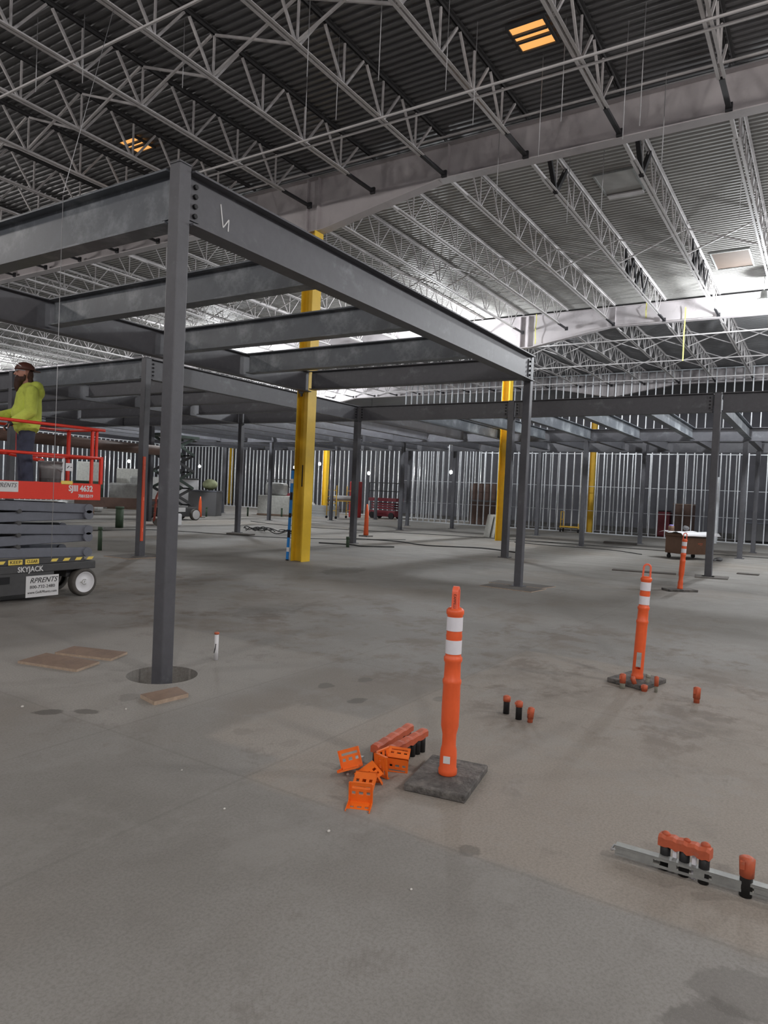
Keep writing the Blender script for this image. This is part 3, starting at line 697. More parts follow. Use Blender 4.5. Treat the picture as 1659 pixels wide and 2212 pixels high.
bank((3.655, 2.30), (4.06, 2.31), 8, .10, .12, 'rear of two black conduit rows capped with orange tape', dia=.045)
bank((3.64, 2.185), (3.97, 2.15), 7, .115, .145, 'front of two black conduit rows capped with orange tape, by the guards', dia=.045)
bank((3.415, .548), (3.39, .38), 3, .155, .16, 'three black conduits under one orange tape cap behind the slotted strut', True, .046, True)
def stub(loc, h, r, label, body=BLKPIPE, cap=.045, lump=0, lean=(0, 0), capm=TAPE):
    t = thing('conduit_stub', label, 'conduit', (*loc, 0)); t.rotation_euler = (lean[0], lean[1], 0)
    bm = newbm(); lathe(bm, [(r, -.01), (r, h - cap * .6), (r * .9, h - cap * .5)], 16); obj('conduit', bm, body, t)
    bm = newbm(); lathe(bm, [(r + .004, h - cap), (r + .005, h - .008), (r * .7, h), (.004, h - .002)], 14)
    for v in bm.verts: v.co.x += random.uniform(-.002, .002); v.co.y += random.uniform(-.002, .002)
    cp = obj('tape_cap', bm, capm, t)
    if lump:
        bm = newbm(); box(bm, (-r * 1.0, r * .6, h - cap * .35), (r * .9, r * .7, cap * .4)); obj('tape_flap', bm, capm, cp)
    return t
stub((5.1, 2.03), .142, .024, 'left of three taped stubs right of the near post, black body', lump=0)
stub((5.03, 1.90), .142, .024, 'middle of three taped stubs right of the near post, flap to the left', lump=1)
stub((5.02, 1.805), .115, .02, 'short all-orange stub, right of three by the near post', TAPE, .085, 1, (.06, 0))
stub((6.51, 1.487), .136, .024, 'grey stub with orange cap at the left of the middle rubber base', GREYPIPE, .085, 1)
stub((6.60, 1.385), .11, .017, 'leaning faded orange stub in front of the middle post', TAPE, .07, 0, (-.35, -.1))
stub((6.55, 1.305), .06, .024, 'low orange stub in front of the middle post', TAPE, .05, 1)
stub((6.72, 1.32), .12, .018, 'pale concrete-coated stub in front of the middle post', GREYPIPE, .03, 0, (.1, 0), GREYPIPE)
stub((6.59, 1.212), .145, .014, 'thin grey stub with orange tip, right of the middle post', GREYPIPE, .09)
stub((6.486, .86), .136, .024, 'lone all-orange stub to the right of the middle post', TAPE, .1, 1)
stub((3.391, .212), .173, .026, 'single black conduit with orange cap at the right edge', BLKPIPE, .085, 1)
t = thing('pipe_stub', 'white pipe stub with rusty top behind the near column', 'pipe', (4.78, 4.88, 0))
bm = newbm(); lathe(bm, [(.02, -.01), (.02, .255)], 14); obj('pipe', bm, WHITEP, t)
bm = newbm(); lathe(bm, [(.023, .25), (.026, .262), (.02, .27), (.004, .268)], 14); obj('rusty_cap', bm, TAPE, t)
bm = newbm(); bar(bm, (-.021, -.006, .12), (-.02, .006, .07), .008, .004); bar(bm, (-.018, -.011, .16), (-.02, -.004, .1), .006, .004); obj('ink_mark', bm, INK, t)
# slotted galvanized strut on the floor
t = thing('slotted_strut', 'galvanized slotted strut lying on the floor before the conduits', 'strut', (3.375, .76, .02), math.atan2(-1.06, .035))
L = 1.15; hh = .045; bm = newbm()
def wallstrip(y):
    x = 0
    box(bm, (L / 2, y, .006), (L, .003, .012)); box(bm, (L / 2, y, hh - .006), (L, .003, .012))
    x = 0.0; i = 0
    sl = [(.17, .235), (.27, .34), (.385, .415), (.53, .58), (.72, .79), (.87, .94), (1.0, 1.07)]
    for s0, s1 in sl + [(L, L)]:
        box(bm, ((x + s0) / 2, y, hh / 2), (s0 - x, .003, hh - .02)); x = s1
wallstrip(-.02); wallstrip(.02); box(bm, (L / 2, 0, hh), (L, .043, .003))
obj('channel', bm, GALVD, t)
bm = newbm(); tube(bm, [(.0, -.024, .03), (-.015, -.02, .02), (-.02, .0, .012), (-.01, .022, .03)], .005, 6); obj('wire_tie', bm, WIRE, t)
bm = newbm()
for a, s, in (((0, 0, .035), (.19, .042, .003)), ((0, -.02, .02), (.19, .003, .035)), ((0, .02, .02), (.19, .003, .035))): box(bm, a, s)
o = obj('strut_offcut', bm, GALVD); o.location = (3.49, 2.36, .0); o.rotation_euler = (0, 0, .05); tag(o, 'short grey metal channel offcut left of the corner guards', 'strut')

# ------------------------------------------------------------------ plywood sheets
DKWOOD = mat('weathered_board', (.12, .11, .10), .85, var=.25, vscale=5)
def sheet(poly, z0, z1, label, name='plywood_sheet'):
    cx = sum(p[0] for p in poly) / 4; cy = sum(p[1] for p in poly) / 4
    bm = newbm(); prism(bm, [(x - cx, y - cy) for x, y in poly], 0, z1 - z0)
    o = obj(name, bm, [PLY if cx < 5 else DKWOOD, PLYEDGE if cx < 14 else DKWOOD]); o.location = (cx, cy, z0)
    for p in o.data.polygons: p.material_index = 0 if abs(p.normal.z) > .5 else 1
    return tag(o, label, 'board')
sheet([(3.506, 6.053), (3.669, 5.426), (3.97, 5.53), (3.843, 6.159)], .0, .022, 'left plywood piece lying on the floor behind the pit')
sheet([(4.101, 5.542), (4.369, 5.66), (4.178, 6.23), (3.905, 6.12)], .0, .022, 'right plywood piece lying on the floor behind the pit')
sheet([(3.543, 4.417), (3.492, 4.191), (3.799, 4.163), (3.867, 4.375)], .0, .03, 'short plywood block in front of the pit')
sheet([(12.75, 5.5), (12.15, 5.5), (12.1, 4.45), (12.75, 4.4)], .0, .012, 'plywood sheet under the right end column, front piece')
sheet([(13.3, 5.6), (12.8, 5.6), (12.8, 4.5), (13.3, 4.4)], .0, .012, 'plywood sheet under the right end column, rear piece')
sheet([(9.7, 13.5), (9.75, 12.7), (10.9, 12.6), (10.9, 13.6)], .0, .015, 'plywood sheet at the foot of the red-level column')
sheet([(17.7, 17.8), (17.9, 16.9), (18.3, 17.0), (18.1, 17.9)], .0, .05, 'pale board on the floor by the cable tangle', 'board')
sheet([(17.9, 4.5), (18.25, 4.55), (18.6, 3.1), (18.3, 3.05)], .0, .03, 'long dark plank on the floor before the job box', 'plank')
sheet([(18.1, 2.6), (18.3, 1.9), (19.0, 1.95), (18.8, 2.7)], .0, .02, 'dark board at the foot of the right column', 'board')
sheet([(20.2, 1.9), (20.3, 1.4), (20.6, 1.4), (20.5, 1.9)], .0, .03, 'short dark plank near the right edge', 'plank')
sheet([(29.8, 7.9), (30.0, 6.6), (30.6, 6.7), (30.4, 8)], .0, .08, 'dark plank stack at the foot of a far right column', 'plank')
for i, (u, v) in enumerate(((27.9, 12.2), (27.95, 12.45))):
    bm = newbm(); box(bm, (0, 0, .5), (.5, .03, 1.0)); o = obj('leaning_panel', bm, BOXW); o.location = (u, v, 0); o.rotation_euler = (.18, 0, .9); tag(o, 'pale panel leaning by the second yellow column, %s' % ('front one' if i == 0 else 'rear one'), 'panel')

# ------------------------------------------------------------------ levels
t = thing('spirit_level', 'tall blue spirit level leaning on the nearest yellow column', 'level', (12.5, 10.57, .02)); t.rotation_euler = (0, .035, 0)
bm = newbm()
box(bm, (0, 0, 1.06), (.03, .062, 2.1)); obj('body', bm, LEVB, t)
for z in (.25, 1.05, 1.85):
    bm = newbm(); box(bm, (-.006, -.004, z), (.028, .058, .1)); obj('vial_window', bm, WHITEP if z != 1.05 else BOLT, t)
for z in (.62, 1.5):
    bm = newbm(); box(bm, (-.008, -.006, z), (.03, .055, .18)); obj('hand_hole', bm, BOLT, t)
for z in (.005, 2.115):
    bm = newbm(); box(bm, (0, 0, z), (.034, .066, .03)); obj('end_cap', bm, BOLT, t)
t = thing('spirit_level', 'tall orange-red level strapped upright to the left centre column', 'level', (10.3, 12.995, .36))
bm = newbm(); box(bm, (0, 0, .95), (.06, .03, 1.9)); obj('body', bm, LEVR, t)
for z in (.25, .95, 1.65):
    bm = newbm(); box(bm, (0, -.012, z), (.04, .02, .08)); obj('vial_window', bm, ORANGEP, t)

# ------------------------------------------------------------------ scissor lift with worker
LV = 9.0  # near side plane
t = lift = thing('scissor_lift', 'red and grey scissor lift at left carrying the worker', 'scissor lift', (5.2, 9.4, 0))
def lb(name, bits, m, parent=None, bevel=0):
    bm = newbm()
    for c, s in bits: box(bm, (c[0] - 5.2, c[1] - 9.4, c[2]), s)
    return obj(name, bm, m, parent or lift, bevel=bevel)
ch = lb('chassis', [((4.85, 9.4, .25), (1.7, .78, .3)), ((6.15, 9.4, .33), (.36, .5, .12))], LDARK, None, .01)
dk = lb('chassis_deck', [((5.19, 9.4, .445), (2.3, .8, .11))], LDARK, None, .012)
lb('hazard_rail', [((5.1, 9.02, .545), (2.1, .03, .075))], LDARK)
for i in range(12):
    u = 4.15 + i * .185
    if 4.95 < u < 5.62: continue
    bm = newbm(); y = -.397
    vsx = [bm.verts.new((x - 5.2, y - .0, z)) for x, z in ((u, .525), (u + .09, .525), (u + .12, .565), (u + .03, .565))]
    bm.faces.new(vsx); ex = bmesh.ops.extrude_face_region(bm, geom=bm.faces[:]); bmesh.ops.translate(bm, vec=(0, -.004, 0), verts=[v for v in ex['geom'] if isinstance(v, bmesh.types.BMVert)])
    obj('hazard_stripe', bm, DECALY, lift)
FR = (PI / 2, 0, 0)
for txt, u, w in (('KEEP', 5.14, .15), ('CLEAR', 5.37, .15)):
    bm = newbm(); box(bm, (u - 5.2, -.399, .542), (.19, .006, .068)); pl = obj('warning_plate', bm, DECALY, lift)
    lettering('warning_lettering', txt, .06, INK, pl, (u - 5.2, -.4035, .542), FR, w)
lettering('maker_lettering', 'SKYJACK', .1, DECAL, dk, (5.35 - 5.2, -.402, .437), FR, .36, bold=.002)
bm = newbm(); box(bm, (5.53 - 5.2, -.393, .2), (.47, .006, .29)); pl = obj('rental_plate', bm, DECAL, lift)
lettering('plate_lettering', 'RPRENTS', .1, INK, pl, (5.54 - 5.2, -.397, .278), FR, .40, shear=.35)
lettering('plate_lettering', '800-732-2480', .06, INK, pl, (5.53 - 5.2, -.397, .19), FR, .36)
lettering('plate_lettering', 'www.GoRPRents.com', .05, INK, pl, (5.53 - 5.2, -.397, .118), FR, .42)
bm = newbm(); box(bm, (4.97 - 5.2, -.393, .31), (.2, .02, .09)); obj('latch_box', bm, BOLT, ch)
for (u, v, s) in ((6.17, 9.06, -1), (6.17, 9.74, 1), (4.35, 9.06, -1), (4.35, 9.74, 1)):
    w = bpy.data.objects.new('wheel', None); bm = newbm(); bw = .13
    prof = [(.145, -bw / 2 + .02), (.155, -bw / 2), (.19, -bw / 2 + .004), (.2, -bw / 2 + .02), (.2, bw / 2 - .02), (.19, bw / 2 - .003), (.152, bw / 2), (.145, bw / 2 - .05)]
    lathe(bm, prof, 40, caps=False); wh = obj('wheel', bm, TIRE, lift, (u - 5.2, v - 9.4, .2)); wh.rotation_euler = (PI / 2 if s < 0 else -PI / 2, 0, 0)
    # lathe axis z -> world y ; outer face toward s
    bm = newbm(); lathe(bm, [(.002, bw / 2 - .012), (.05, bw / 2 - .012), (.06, bw / 2 - .02), (.13, bw / 2 - .025), (.142, bw / 2 + .002), (.15, bw / 2 + .002)], 40, caps=False); hb = obj('hub', bm, WHITEP, wh)
    if u > 6 and s < 0: 
        bm = newbm(); zf = bw / 2 - .0105; pts = [(.038 * math.cos(a), .038 * math.sin(a), zf) for a in [.9 + i * .35 for i in range(14)]]; tube(bm, pts, .004, 6); bar(bm, (-.005, -.01, zf), (.005, .018, zf), .008, .004); bar(bm, (-.055, -.01, zf), (-.055, .01, zf), .006, .004); obj('hub_marking', bm, GREYPIPE, hb)
    wh.rotation_euler = (PI / 2, 0, 0) if s < 0 else (-PI / 2, 0, 0)
zz = [.66, .82, .98, 1.14, 1.29]
for side, v0 in (('near', 9.07), ('far', 9.70)):
    for i, z in enumerate(zz):
        dz = .03 * (1 if i % 2 else -1)
        bm = newbm(); off = (.035 if i % 2 else 0) * (1 if side == 'near' else -1)
        tube_z = .132
        bar(bm, (4.15 - 5.2, v0 - 9.4 + off, z - dz), (6.2 - 5.2, v0 - 9.4 + off, z + dz), .05, tube_z)
        a = obj('scissor_arm', bm, LGREY, lift, bevel=.012)
        bm = newbm(); tube(bm, [(6.22 - 5.2, v0 - 9.4 - .05, z + dz), (6.22 - 5.2, v0 - 9.4 + .05, z + dz)], .068, 18); obj('pivot', bm, LGREY, lift)
for i, z in enumerate((.74, .9, 1.06, 1.22)):
    bm = newbm(); tube(bm, [(0, -.36, z), (0, .36, z)], .03, 12); obj('cross_tube', bm, LDARK, lift)
lb('lift_cylinder', [((5.2, 9.4, .98), (1.5, .14, .12))], LDARK)
lb('platform_floor', [((5.2, 9.4, 1.46), (2.3, .78, .14))], LDARK)
ts = lb('toe_board', [((5.215, 9.0, 1.505), (2.31, .02, .235)), ((5.215, 9.8, 1.505), (2.31, .02, .235)), ((6.36, 9.4, 1.505), (.02, .8, .235)), ((4.07, 9.4, 1.505), (.02, .8, .235))], LRED)
lettering('model_lettering', 'SJIII 4632', .115, DECAL, ts, (6.05 - 5.2, -.412, 1.545), FR, .38, bold=.004)
lettering('unit_number', '70015319', .06, DECAL, ts, (6.13 - 5.2, -.412, 1.44), FR, .235, bold=.002)
bm = newbm(); box(bm, (4.97 - 5.2, -.412, 1.545), (.34, .006, .14)); pl = obj('rental_sticker', bm, DECAL, ts, bevel=.01)
lettering('sticker_lettering', 'RPRENTS', .08, GREYBIN, pl, (4.96 - 5.2, -.417, 1.56), FR, .30, shear=.35)
def rail(pts, r=.02, name='guard_rail'):
    bm = newbm(); tube(bm, [(x - 5.2, y - 9.4, z) for x, y, z in pts], r, 10); return obj(name, bm, LRED, lift)
def post(u, v, z0, z1, s=.04):
    bm = newbm(); box(bm, (u - 5.2, v - 9.4, (z0 + z1) / 2), (s, s, z1 - z0)); return obj('rail_post', bm, LRED, lift)
rail([(4.1, 8.98, 2.41), (6.40, 8.98, 2.41)], .022); rail([(4.1, 8.99, 2.0), (6.37, 8.99, 2.0)], .021)
rail([(4.1, 9.8, 2.41), (6.37, 9.8, 2.41)]); rail([(4.1, 9.8, 2.0), (6.37, 9.8, 2.0)]); rail([(6.37, 9.0, 2.41), (6.37, 9.8, 2.41)]); rail([(6.37, 9.0, 2.0), (6.37, 9.8, 2.0)]); rail([(4.1, 9, 2.41), (4.1, 9.8, 2.41)])
post(6.365, 8.99, 1.62, 2.02); post(6.23, 9.02, 1.62, 2.41, .035); post(6.30, 9.02, 2.0, 2.41, .03); post(6.365, 9.8, 1.62, 2.41); post(4.09, 8.99, 1.62, 2.41); post(4.09, 9.8, 1.62, 2.41)
for u in (5.58, 5.77): post(u, 9.8, 2.02, 2.41, .045)
rail([(5.45, 9.78, 2.0), (5.95, 9.78, 1.93)], .03)
bm = newbm(); box(bm, (5.83 - 5.2, -.41, 1.625), (.17, .03, .05)); obj('yellow_latch', bm, DECALY, lift, bevel=.008)
bm = newbm(); box(bm, (5.80 - 5.2, -.37, 1.8), (.02, .012, .34)); obj('white_rod', bm, WHITEP, lift)
bm = newbm(); box(bm, (5.88 - 5.2, -.38, 1.845), (.11, .006, .11)); tg = obj('notice_tag', bm, WHITEP, lift)
bm = newbm(); bar(bm, (.645, -.384, 1.83), (.675, -.384, 1.86), .004, .012); bar(bm, (.695, -.384, 1.842), (.72, -.384, 1.842), .004, .01); obj('tag_marking', bm, GREYBIN, tg)
t = thing('bucket', 'grey plastic bucket standing on the lift platform', 'bucket', (5.85, 9.42, 1.535))
bm = newbm(); lathe(bm, [(.135, 0), (.15, .26), (.16, .27), (.16, .3), (.153, .31), (.155, .36), (.163, .365), (.163, .385), (.15, .385), (.14, .03), (.01, .03)], 28); obj('shell', bm, mat('grey_bucket', (.30, .30, .30), .5, var=.08), t)
bm = newbm(); pts = [(.16 * math.cos(a), .16 * math.sin(a), .34 - .1 * math.sin((a + 2.2) / 3.14 * PI)) for a in [-2.2 + i * .26 for i in range(13)]]; tube(bm, pts, .004, 6); obj('handle', bm, WIRE, t)
for i, (u, v) in enumerate(((5.0, 9.66), (5.12, 9.72))):
    bm = newbm(); bm2 = newbm()
    t = thing('striped_marker', 'short orange and white striped marker on the lift platform, %s' % ('left one' if i == 0 else 'right one'), 'marker', (u, v, 1.534))
    lathe(bm, [(.022, 0), (.022, .42)], 14); obj('stick', bm, WHITEP, t)
    lathe(bm2, [(.03, .16), (.032, .18), (.032, .25), (.03, .27)], 14); obj('orange_band', bm2, ORANGE, t)

# worker --------------------------------------------------------------
def remesh(o, vox, smooth=6):
    r = o.modifiers.new('union', 'REMESH'); r.mode = 'VOXEL'; r.voxel_size = vox; r.use_smooth_shade = True
    s = o.modifiers.new('soft', 'SMOOTH'); s.factor = .5; s.iterations = smooth
    return o
# local frame: +x the way he faces, +y his left, z up; facing picture-left and a little toward the viewer
face = math.atan2(.36, -.935)
wk = thing('person', 'worker in lime hoodie, jeans and brown hard hat standing on the lift, facing left', 'person', (5.475, 9.42, 1.53), face)
bm = newbm()
hd = Vector((.05, .0, 1.585))
ell(bm, hd, (.098, .077, .118)); ell(bm, hd + Vector((.035, 0, -.06)), (.066, .058, .07))          # skull, jaw
capsule(bm, hd + Vector((.095, 0, .005)), hd + Vector((.115, 0, -.03)), .012, .017, 8)                # nose
for s in (-1, 1):
    ell(bm, hd + Vector((-.005, s * .077, -.015)), (.02, .012, .033), n=10)                              # ears
    ell(bm, hd + Vector((.078, s * .03, .018)), (.02, .022, .01), n=8)
ell(bm, hd + Vector((.088, 0, -.065)), (.014, .028, .008), n=8)                                         # lips
capsule(bm, (.0, 0, 1.36), (.03, 0, 1.5), .062, .058)
capsule(bm, (0, 0, .95), (-.005, 0, 1.12), .13, .125); capsule(bm, (-.005, 0, 1.15), (-.01, 0, 1.32), .13, .12)
for s in (-1, 1):
    capsule(bm, (-.01, s * .05, 1.34), (-.02, s * .17, 1.335), .08, .065)
    capsule(bm, (0, s * .085, .92), (.015, s * .1, .48), .082, .055); capsule(bm, (.015, s * .1, .48), (-.02, s * .105, .09), .052, .04); capsule(bm, (-.03, s * .105, .045), (.16, s * .12, .03), .042, .032)
# arms: left (near the viewer) hangs bent with a gloved hand, right reaches forward to the rail
SL, EL, HL = Vector((-.02, .21, 1.31)), Vector((.0, .27, 1.03)), Vector((.22, .26, .87))
SR, ER, HR_ = Vector((-.02, -.19, 1.31)), Vector((.1, -.2, 1.04)), Vector((.36, -.12, .96))
for a, b, c in ((SL, EL, HL), (SR, ER, HR_)):
    capsule(bm, a, b, .052, .042); capsule(bm, b, c, .04, .029)
def hand(bm, w, d, side, r=.0085, palm=.036):
    d = d.normalized(); up = Vector((0, 0, 1)); lat = d.cross(up).normalized() * side; nrm = lat.cross(d).normalized() * side
    p = w + d * .045; rot = Matrix((d, lat, nrm)).transposed()
    ell(bm, p, (.052, palm + .004, .017), rot, n=12)
    for i, ln in enumerate((.062, .072, .068, .052)):
        k0 = p + d * .042 + lat * (.03 - .02 * i); k1 = k0 + d * ln * .5 - nrm * .006; k2 = k1 + d * ln * .2 - nrm * ln * .38; k3 = k2 - d * ln * .16 - nrm * ln * .3
        capsule(bm, k0, k1, r + .001, r, 8); capsule(bm, k1, k2, r, r * .92, 8); capsule(bm, k2, k3, r * .92, r * .8, 8)
    a = p - d * .02 + lat * .03; b = a + d * .035 + lat * .028 - nrm * .015; c = b + d * .03 - nrm * .02
    capsule(bm, a, b, .013, .0105, 8); capsule(bm, b, c, .0105, .009, 8)
hand(bm, HR_, HR_ - ER + Vector((0, 0, .04)), 1); hand(bm, HL, HL - EL, -1)
body = remesh(obj('body', bm, SKIN, wk), .0075, 3)
# eyes
for s in (-1, 1):
    bm = newbm(); ell(bm, hd + Vector((.088, s * .03, .014)), (.011, .013, .008), n=10); obj('eye', bm, WHITEP, wk)
bm = newbm()
capsule(bm, (-.005, 0, .93), (-.01, 0, 1.1), .185, .18); capsule(bm, (-.01, 0, 1.1), (-.02, 0, 1.3), .18, .16); ell(bm, (.06, 0, 1.02), (.14, .15, .14))
for s in (-1, 1): capsule(bm, (-.02, s * .1, 1.31), (-.02, s * .18, 1.3), .105, .095)
ell(bm, (-.02, 0, 1.39), (.105, .12, .075)); ell(bm, (-.1, 0, 1.40), (.1, .14, .085)); ell(bm, (-.15, 0, 1.33), (.07, .115, .1))
for a, b, c, e in ((SL, EL, HL, .86), (SR, ER, HR_, .86)):
    capsule(bm, a, b, .088, .08); capsule(bm, b, b + (c - b) * e, .078, .058)
    q_ = b + (c - b) * .5; ell(bm, q_ + Vector((0, 0, -.012)), (.07, .066, .07))
capsule(bm, (0, -.06, .87), (0, .06, .87), .165, .165)
remesh(obj('hooded_sweatshirt', bm, HIVIS, wk), .011, 5)
bm = newbm()
capsule(bm, (0, -.05, .9), (0, .05, .9), .145, .145)
for s in (-1, 1):
    capsule(bm, (0, s * .085, .86), (.015, s * .105, .48), .115, .088); capsule(bm, (.015, s * .105, .48), (-.015, s * .11, .06), .086, .082); ell(bm, (.02, s * .105, .5), (.09, .086, .07))
remesh(obj('jeans', bm, DENIM, wk), .011, 5)
for s in (-1, 1):
    bm = newbm(); capsule(bm, (-.04, s * .11, .05), (.17, s * .125, .04), .055, .045); box(bm, (.06, s * .117, .012), (.3, .095, .024)); remesh(obj('work_boot', bm, RUSTB, wk), .009, 3)
bm = newbm(); hand(bm, HL + (HL - EL).normalized() * -.01, HL - EL, -1, .0125, .042); capsule(bm, HL - (HL - EL).normalized() * .05, HL + (HL - EL).normalized() * .02, .042, .038); remesh(obj('glove', bm, GLOVE, wk), .006, 3)
bm = newbm(); ell(bm, hd + Vector((.06, 0, -.11)), (.06, .066, .075)); ell(bm, hd + Vector((.075, 0, -.17)), (.05, .056, .09)); ell(bm, hd + Vector((.07, 0, -.225)), (.035, .04, .06))
for s in (-1, 1): ell(bm, hd + Vector((.03, s * .058, -.095)), (.045, .02, .035)); ell(bm, hd + Vector((.0, s * .072, -.05)), (.018, .012, .05)); ell(bm, hd + Vector((.085, s * .02, -.052)), (.02, .025, .008), n=8)
remesh(obj('beard', bm, HAIR, wk), .008, 3)
bm = newbm(); ell(bm, hd + Vector((-.06, 0, -.03)), (.06, .078, .09)); ell(bm, hd + Vector((-.07, .0, -.11)), (.05, .07, .07)); remesh(obj('hair', bm, HAIR, wk), .009, 3)
# hard hat worn backwards: shell, brim at the nape, white mark on the side
bm = newbm(); hc = hd + Vector((-.01, 0, .035)); n_ = 28; rings = []
for j in range(9):
    th = PI / 2 * j / 8; rings.append((max(.003, .128 * math.cos(th)), .112 * math.sin(th)))
R = [[bm.verts.new(hc + Vector((r * math.cos(2 * PI * k / n_) * 1.03, r * .86 * math.sin(2 * PI * k / n_), z))) for k in range(n_)] for r, z in rings]
for A, B in zip(R, R[1:]):
    for k in range(n_): f = bm.faces.new((A[k], A[(k + 1) % n_], B[(k + 1) % n_], B[k])); f.smooth = True
hat = obj('hard_hat', bm, CAP, wk); so = hat.modifiers.new('thick', 'SOLIDIFY'); so.thickness = .006
bm = newbm(); prism(bm, [(hc.x - .10, -.09), (hc.x - .15, -.075), (hc.x - .19, -.04), (hc.x - .198, 0), (hc.x - .19, .04), (hc.x - .15, .075), (hc.x - .10, .09)], hc.z - .008, hc.z); obj('hat_brim', bm, CAP, hat)
bm = newbm(); pts = [hc + Vector((.122 * math.cos(a), .104 * math.sin(a) , .035 + .028 * math.sin(a * 3))) for a in [.35 + i * .1 for i in range(8)]]; tube(bm, pts, .006, 6); obj('hat_mark', bm, WHITEP, hat)
gl = None
bm = newbm()
for s in (-1, 1): box(bm, hd + Vector((.102, s * .034, .016)), (.006, .052, .03)); bar(bm, hd + Vector((.1, s * .06, .024)), hd + Vector((.0, s * .082, .02)), .005, .008)
bar(bm, hd + Vector((.108, -.012, .022)), hd + Vector((.108, .012, .022)), .005, .006)
gl = obj('safety_glasses', bm, GLASS, wk)

# plumb wire from the near beam
bm = newbm(); tube(bm, [(3.98, 6.35, 4.40), (3.98, 6.35, .86)], .0028, 6); tag(obj('plumb_wire', bm, WIRE), 'thin pale plumb wire hanging from the near left beam before the lift', 'wire')
bm = newbm(); tube(bm, [(3.98, 6.35, 4.42), (6.1, 8.69, 8.2)], .0035, 6); tag(obj('stay_wire', bm, WIRE), 'thin slanting wire from the near left beam up to the joists', 'wire')
WR = [(8.95, 7.57, 7.5), (8.95, 6.94, 7.6), (7.96, 5.47, 7.3), (6.66, 10.21, 7.9), (6.34, 10.95, 7.8), (7.82, 6.62, 7.6), (7.51, 8.89, 7.9), (9.76, 4.91, 7.4), (8.9, 4.94, 7.5), (10.83, 2.91, 7.2), (10.98, 4.3, 7.3), (10.27, 3.69, 7.4), (12.4, 5.66, 7.2), (14.18, 4.16, 7.4), (10.55, 2.6, 7.2), (12.4, 2.66, 7.4), (15.37, 1.77, 7.4), (14.3, 4.9, 7.5)]
for i, (u, v, z) in enumerate(WR):
    bm = newbm(); tube(bm, [(0, 0, ZD), (0, 0, z)], .0065, 6); o = obj('hanger_wire', bm, WIRE); o.location = (u, v, 0); tag(o, 'thin hanger wire dangling from the roof deck, %s along the joists' % nth(i + 1), 'wire', 'hanger wires under the deck')
for i, (v, z0, z1) in enumerate(((9.9, 8.9, 7.75), (4.5, 8.6, 6.75), (5.81, 9.0 - .1, 8.35))):
    bm = newbm(); n_ = 8; a = []; 
    for j in range(n_ + 1):
        z = z0 + (z1 - z0) * j / n_; dx = .03 * math.sin(j * 1.1); w = .02
        a.append((bm.verts.new((dx, -w, z)), bm.verts.new((dx, w, z)), bm.verts.new((dx + .004, w, z)), bm.verts.new((dx + .004, -w, z))))
    for A, B in zip(a, a[1:]):
        for k in range(4): bm.faces.new((A[k], A[(k + 1) % 4], B[(k + 1) % 4], B[k]))
    o = obj('warning_tape', bm, TAPEY); o.location = (25.925, v, 0); tag(o, ['yellow tape hanging from the second girder, leftmost', 'long yellow tape hanging low from the second girder, rightmost', 'short yellow tape high on the second girder, between two others'][i], 'tape')

# ------------------------------------------------------------------ brown job box on casters, with paper and tools
t = thing('job_box', 'brown steel job box on casters beside the right-hand column', 'job box', (24.5, 3.75, 0), .95)
bm = newbm(); box(bm, (0, 0, .45), (.75, 1.25, .55)); obj('body', bm, BROWNB, t, bevel=.012)
bm = newbm(); box(bm, (0, 0, .78), (.8, 1.3, .1)); obj('lid', bm, BROWNB, t, bevel=.012)
bm = newbm(); box(bm, (-.38, 0, .72), (.02, 1.2, .03)); obj('lid_gap', bm, BOLT, t)
for sx in (-1, 1):
    for sy in (-1, 1):
        c = bpy.data.objects.new; bm = newbm(); tube(bm, [(sx * .3, sy * .52 - .025, .07), (sx * .3, sy * .52 + .025, .07)], .07, 16); box(bm, (sx * .3, sy * .52, .15), (.06, .07, .06)); obj('caster', bm, BOLT, t)
bm = newbm(); box(bm, (-.377, -.1, .52), (.004, .2, .025)); box(bm, (-.377, -.13, .47), (.004, .1, .012)); obj('faded_marking', bm, TAPE, t)
bm = newbm(); n_ = 10
G = [[bm.verts.new((-.55 + 1.05 * i / n_, -.8 + 1.6 * j / n_, .835 + .03 * math.sin(i * 1.3 + j) * (1 if i > 1 else .2) - (.1 if i == 0 else 0))) for j in range(n_ + 1)] for i in range(n_ + 1)]
for i in range(n_):
    for j in range(n_): f = bm.faces.new((G[i][j], G[i + 1][j], G[i + 1][j + 1], G[i][j + 1])); f.smooth = True
o = obj('drawing_sheet', bm, WHITEP); o.location = (24.5, 3.75, .03); o.rotation_euler = (0, 0, .95); so = o.modifiers.new('t', 'SOLIDIFY'); so.thickness = .004; tag(o, 'crumpled white drawing sheet spread on the brown job box', 'paper')
t = thing('paint_can', 'small brown can with violet lid on the job box', 'can', (24.15, 4.25, .885)); bm = newbm(); lathe(bm, [(.09, 0), (.09, .17)], 18); obj('can_body', bm, BROWNB, t); bm = newbm(); lathe(bm, [(.07, .17), (.07, .2), (.02, .205)], 18); obj('can_lid', bm, mat('violet_lid', (.35, .3, .8), .4), t)
bm = newbm(); ell(bm, (0, 0, .07), (.14, .1, .075), n=12); ell(bm, (.1, .05, .1), (.07, .06, .06), n=10); o = remesh(obj('tool_bag', bm, GREYBIN), .012, 4); o.location = (24.45, 3.85, .925); tag(o, 'dark rumpled tool bag on the job box', 'bag')
bm = newbm()
for x, y, s in ((0, 0, .16), (.2, .1, .1), (-.15, .12, .08)): ell(bm, (x, y, s * .35), (s, s * .8, s * .45), n=9)
o = remesh(obj('debris_pile', bm, GREYBIN), .02, 2); o.location = (24.6, 2.85, 0); tag(o, 'small dark debris pile right of the job box column', 'debris')

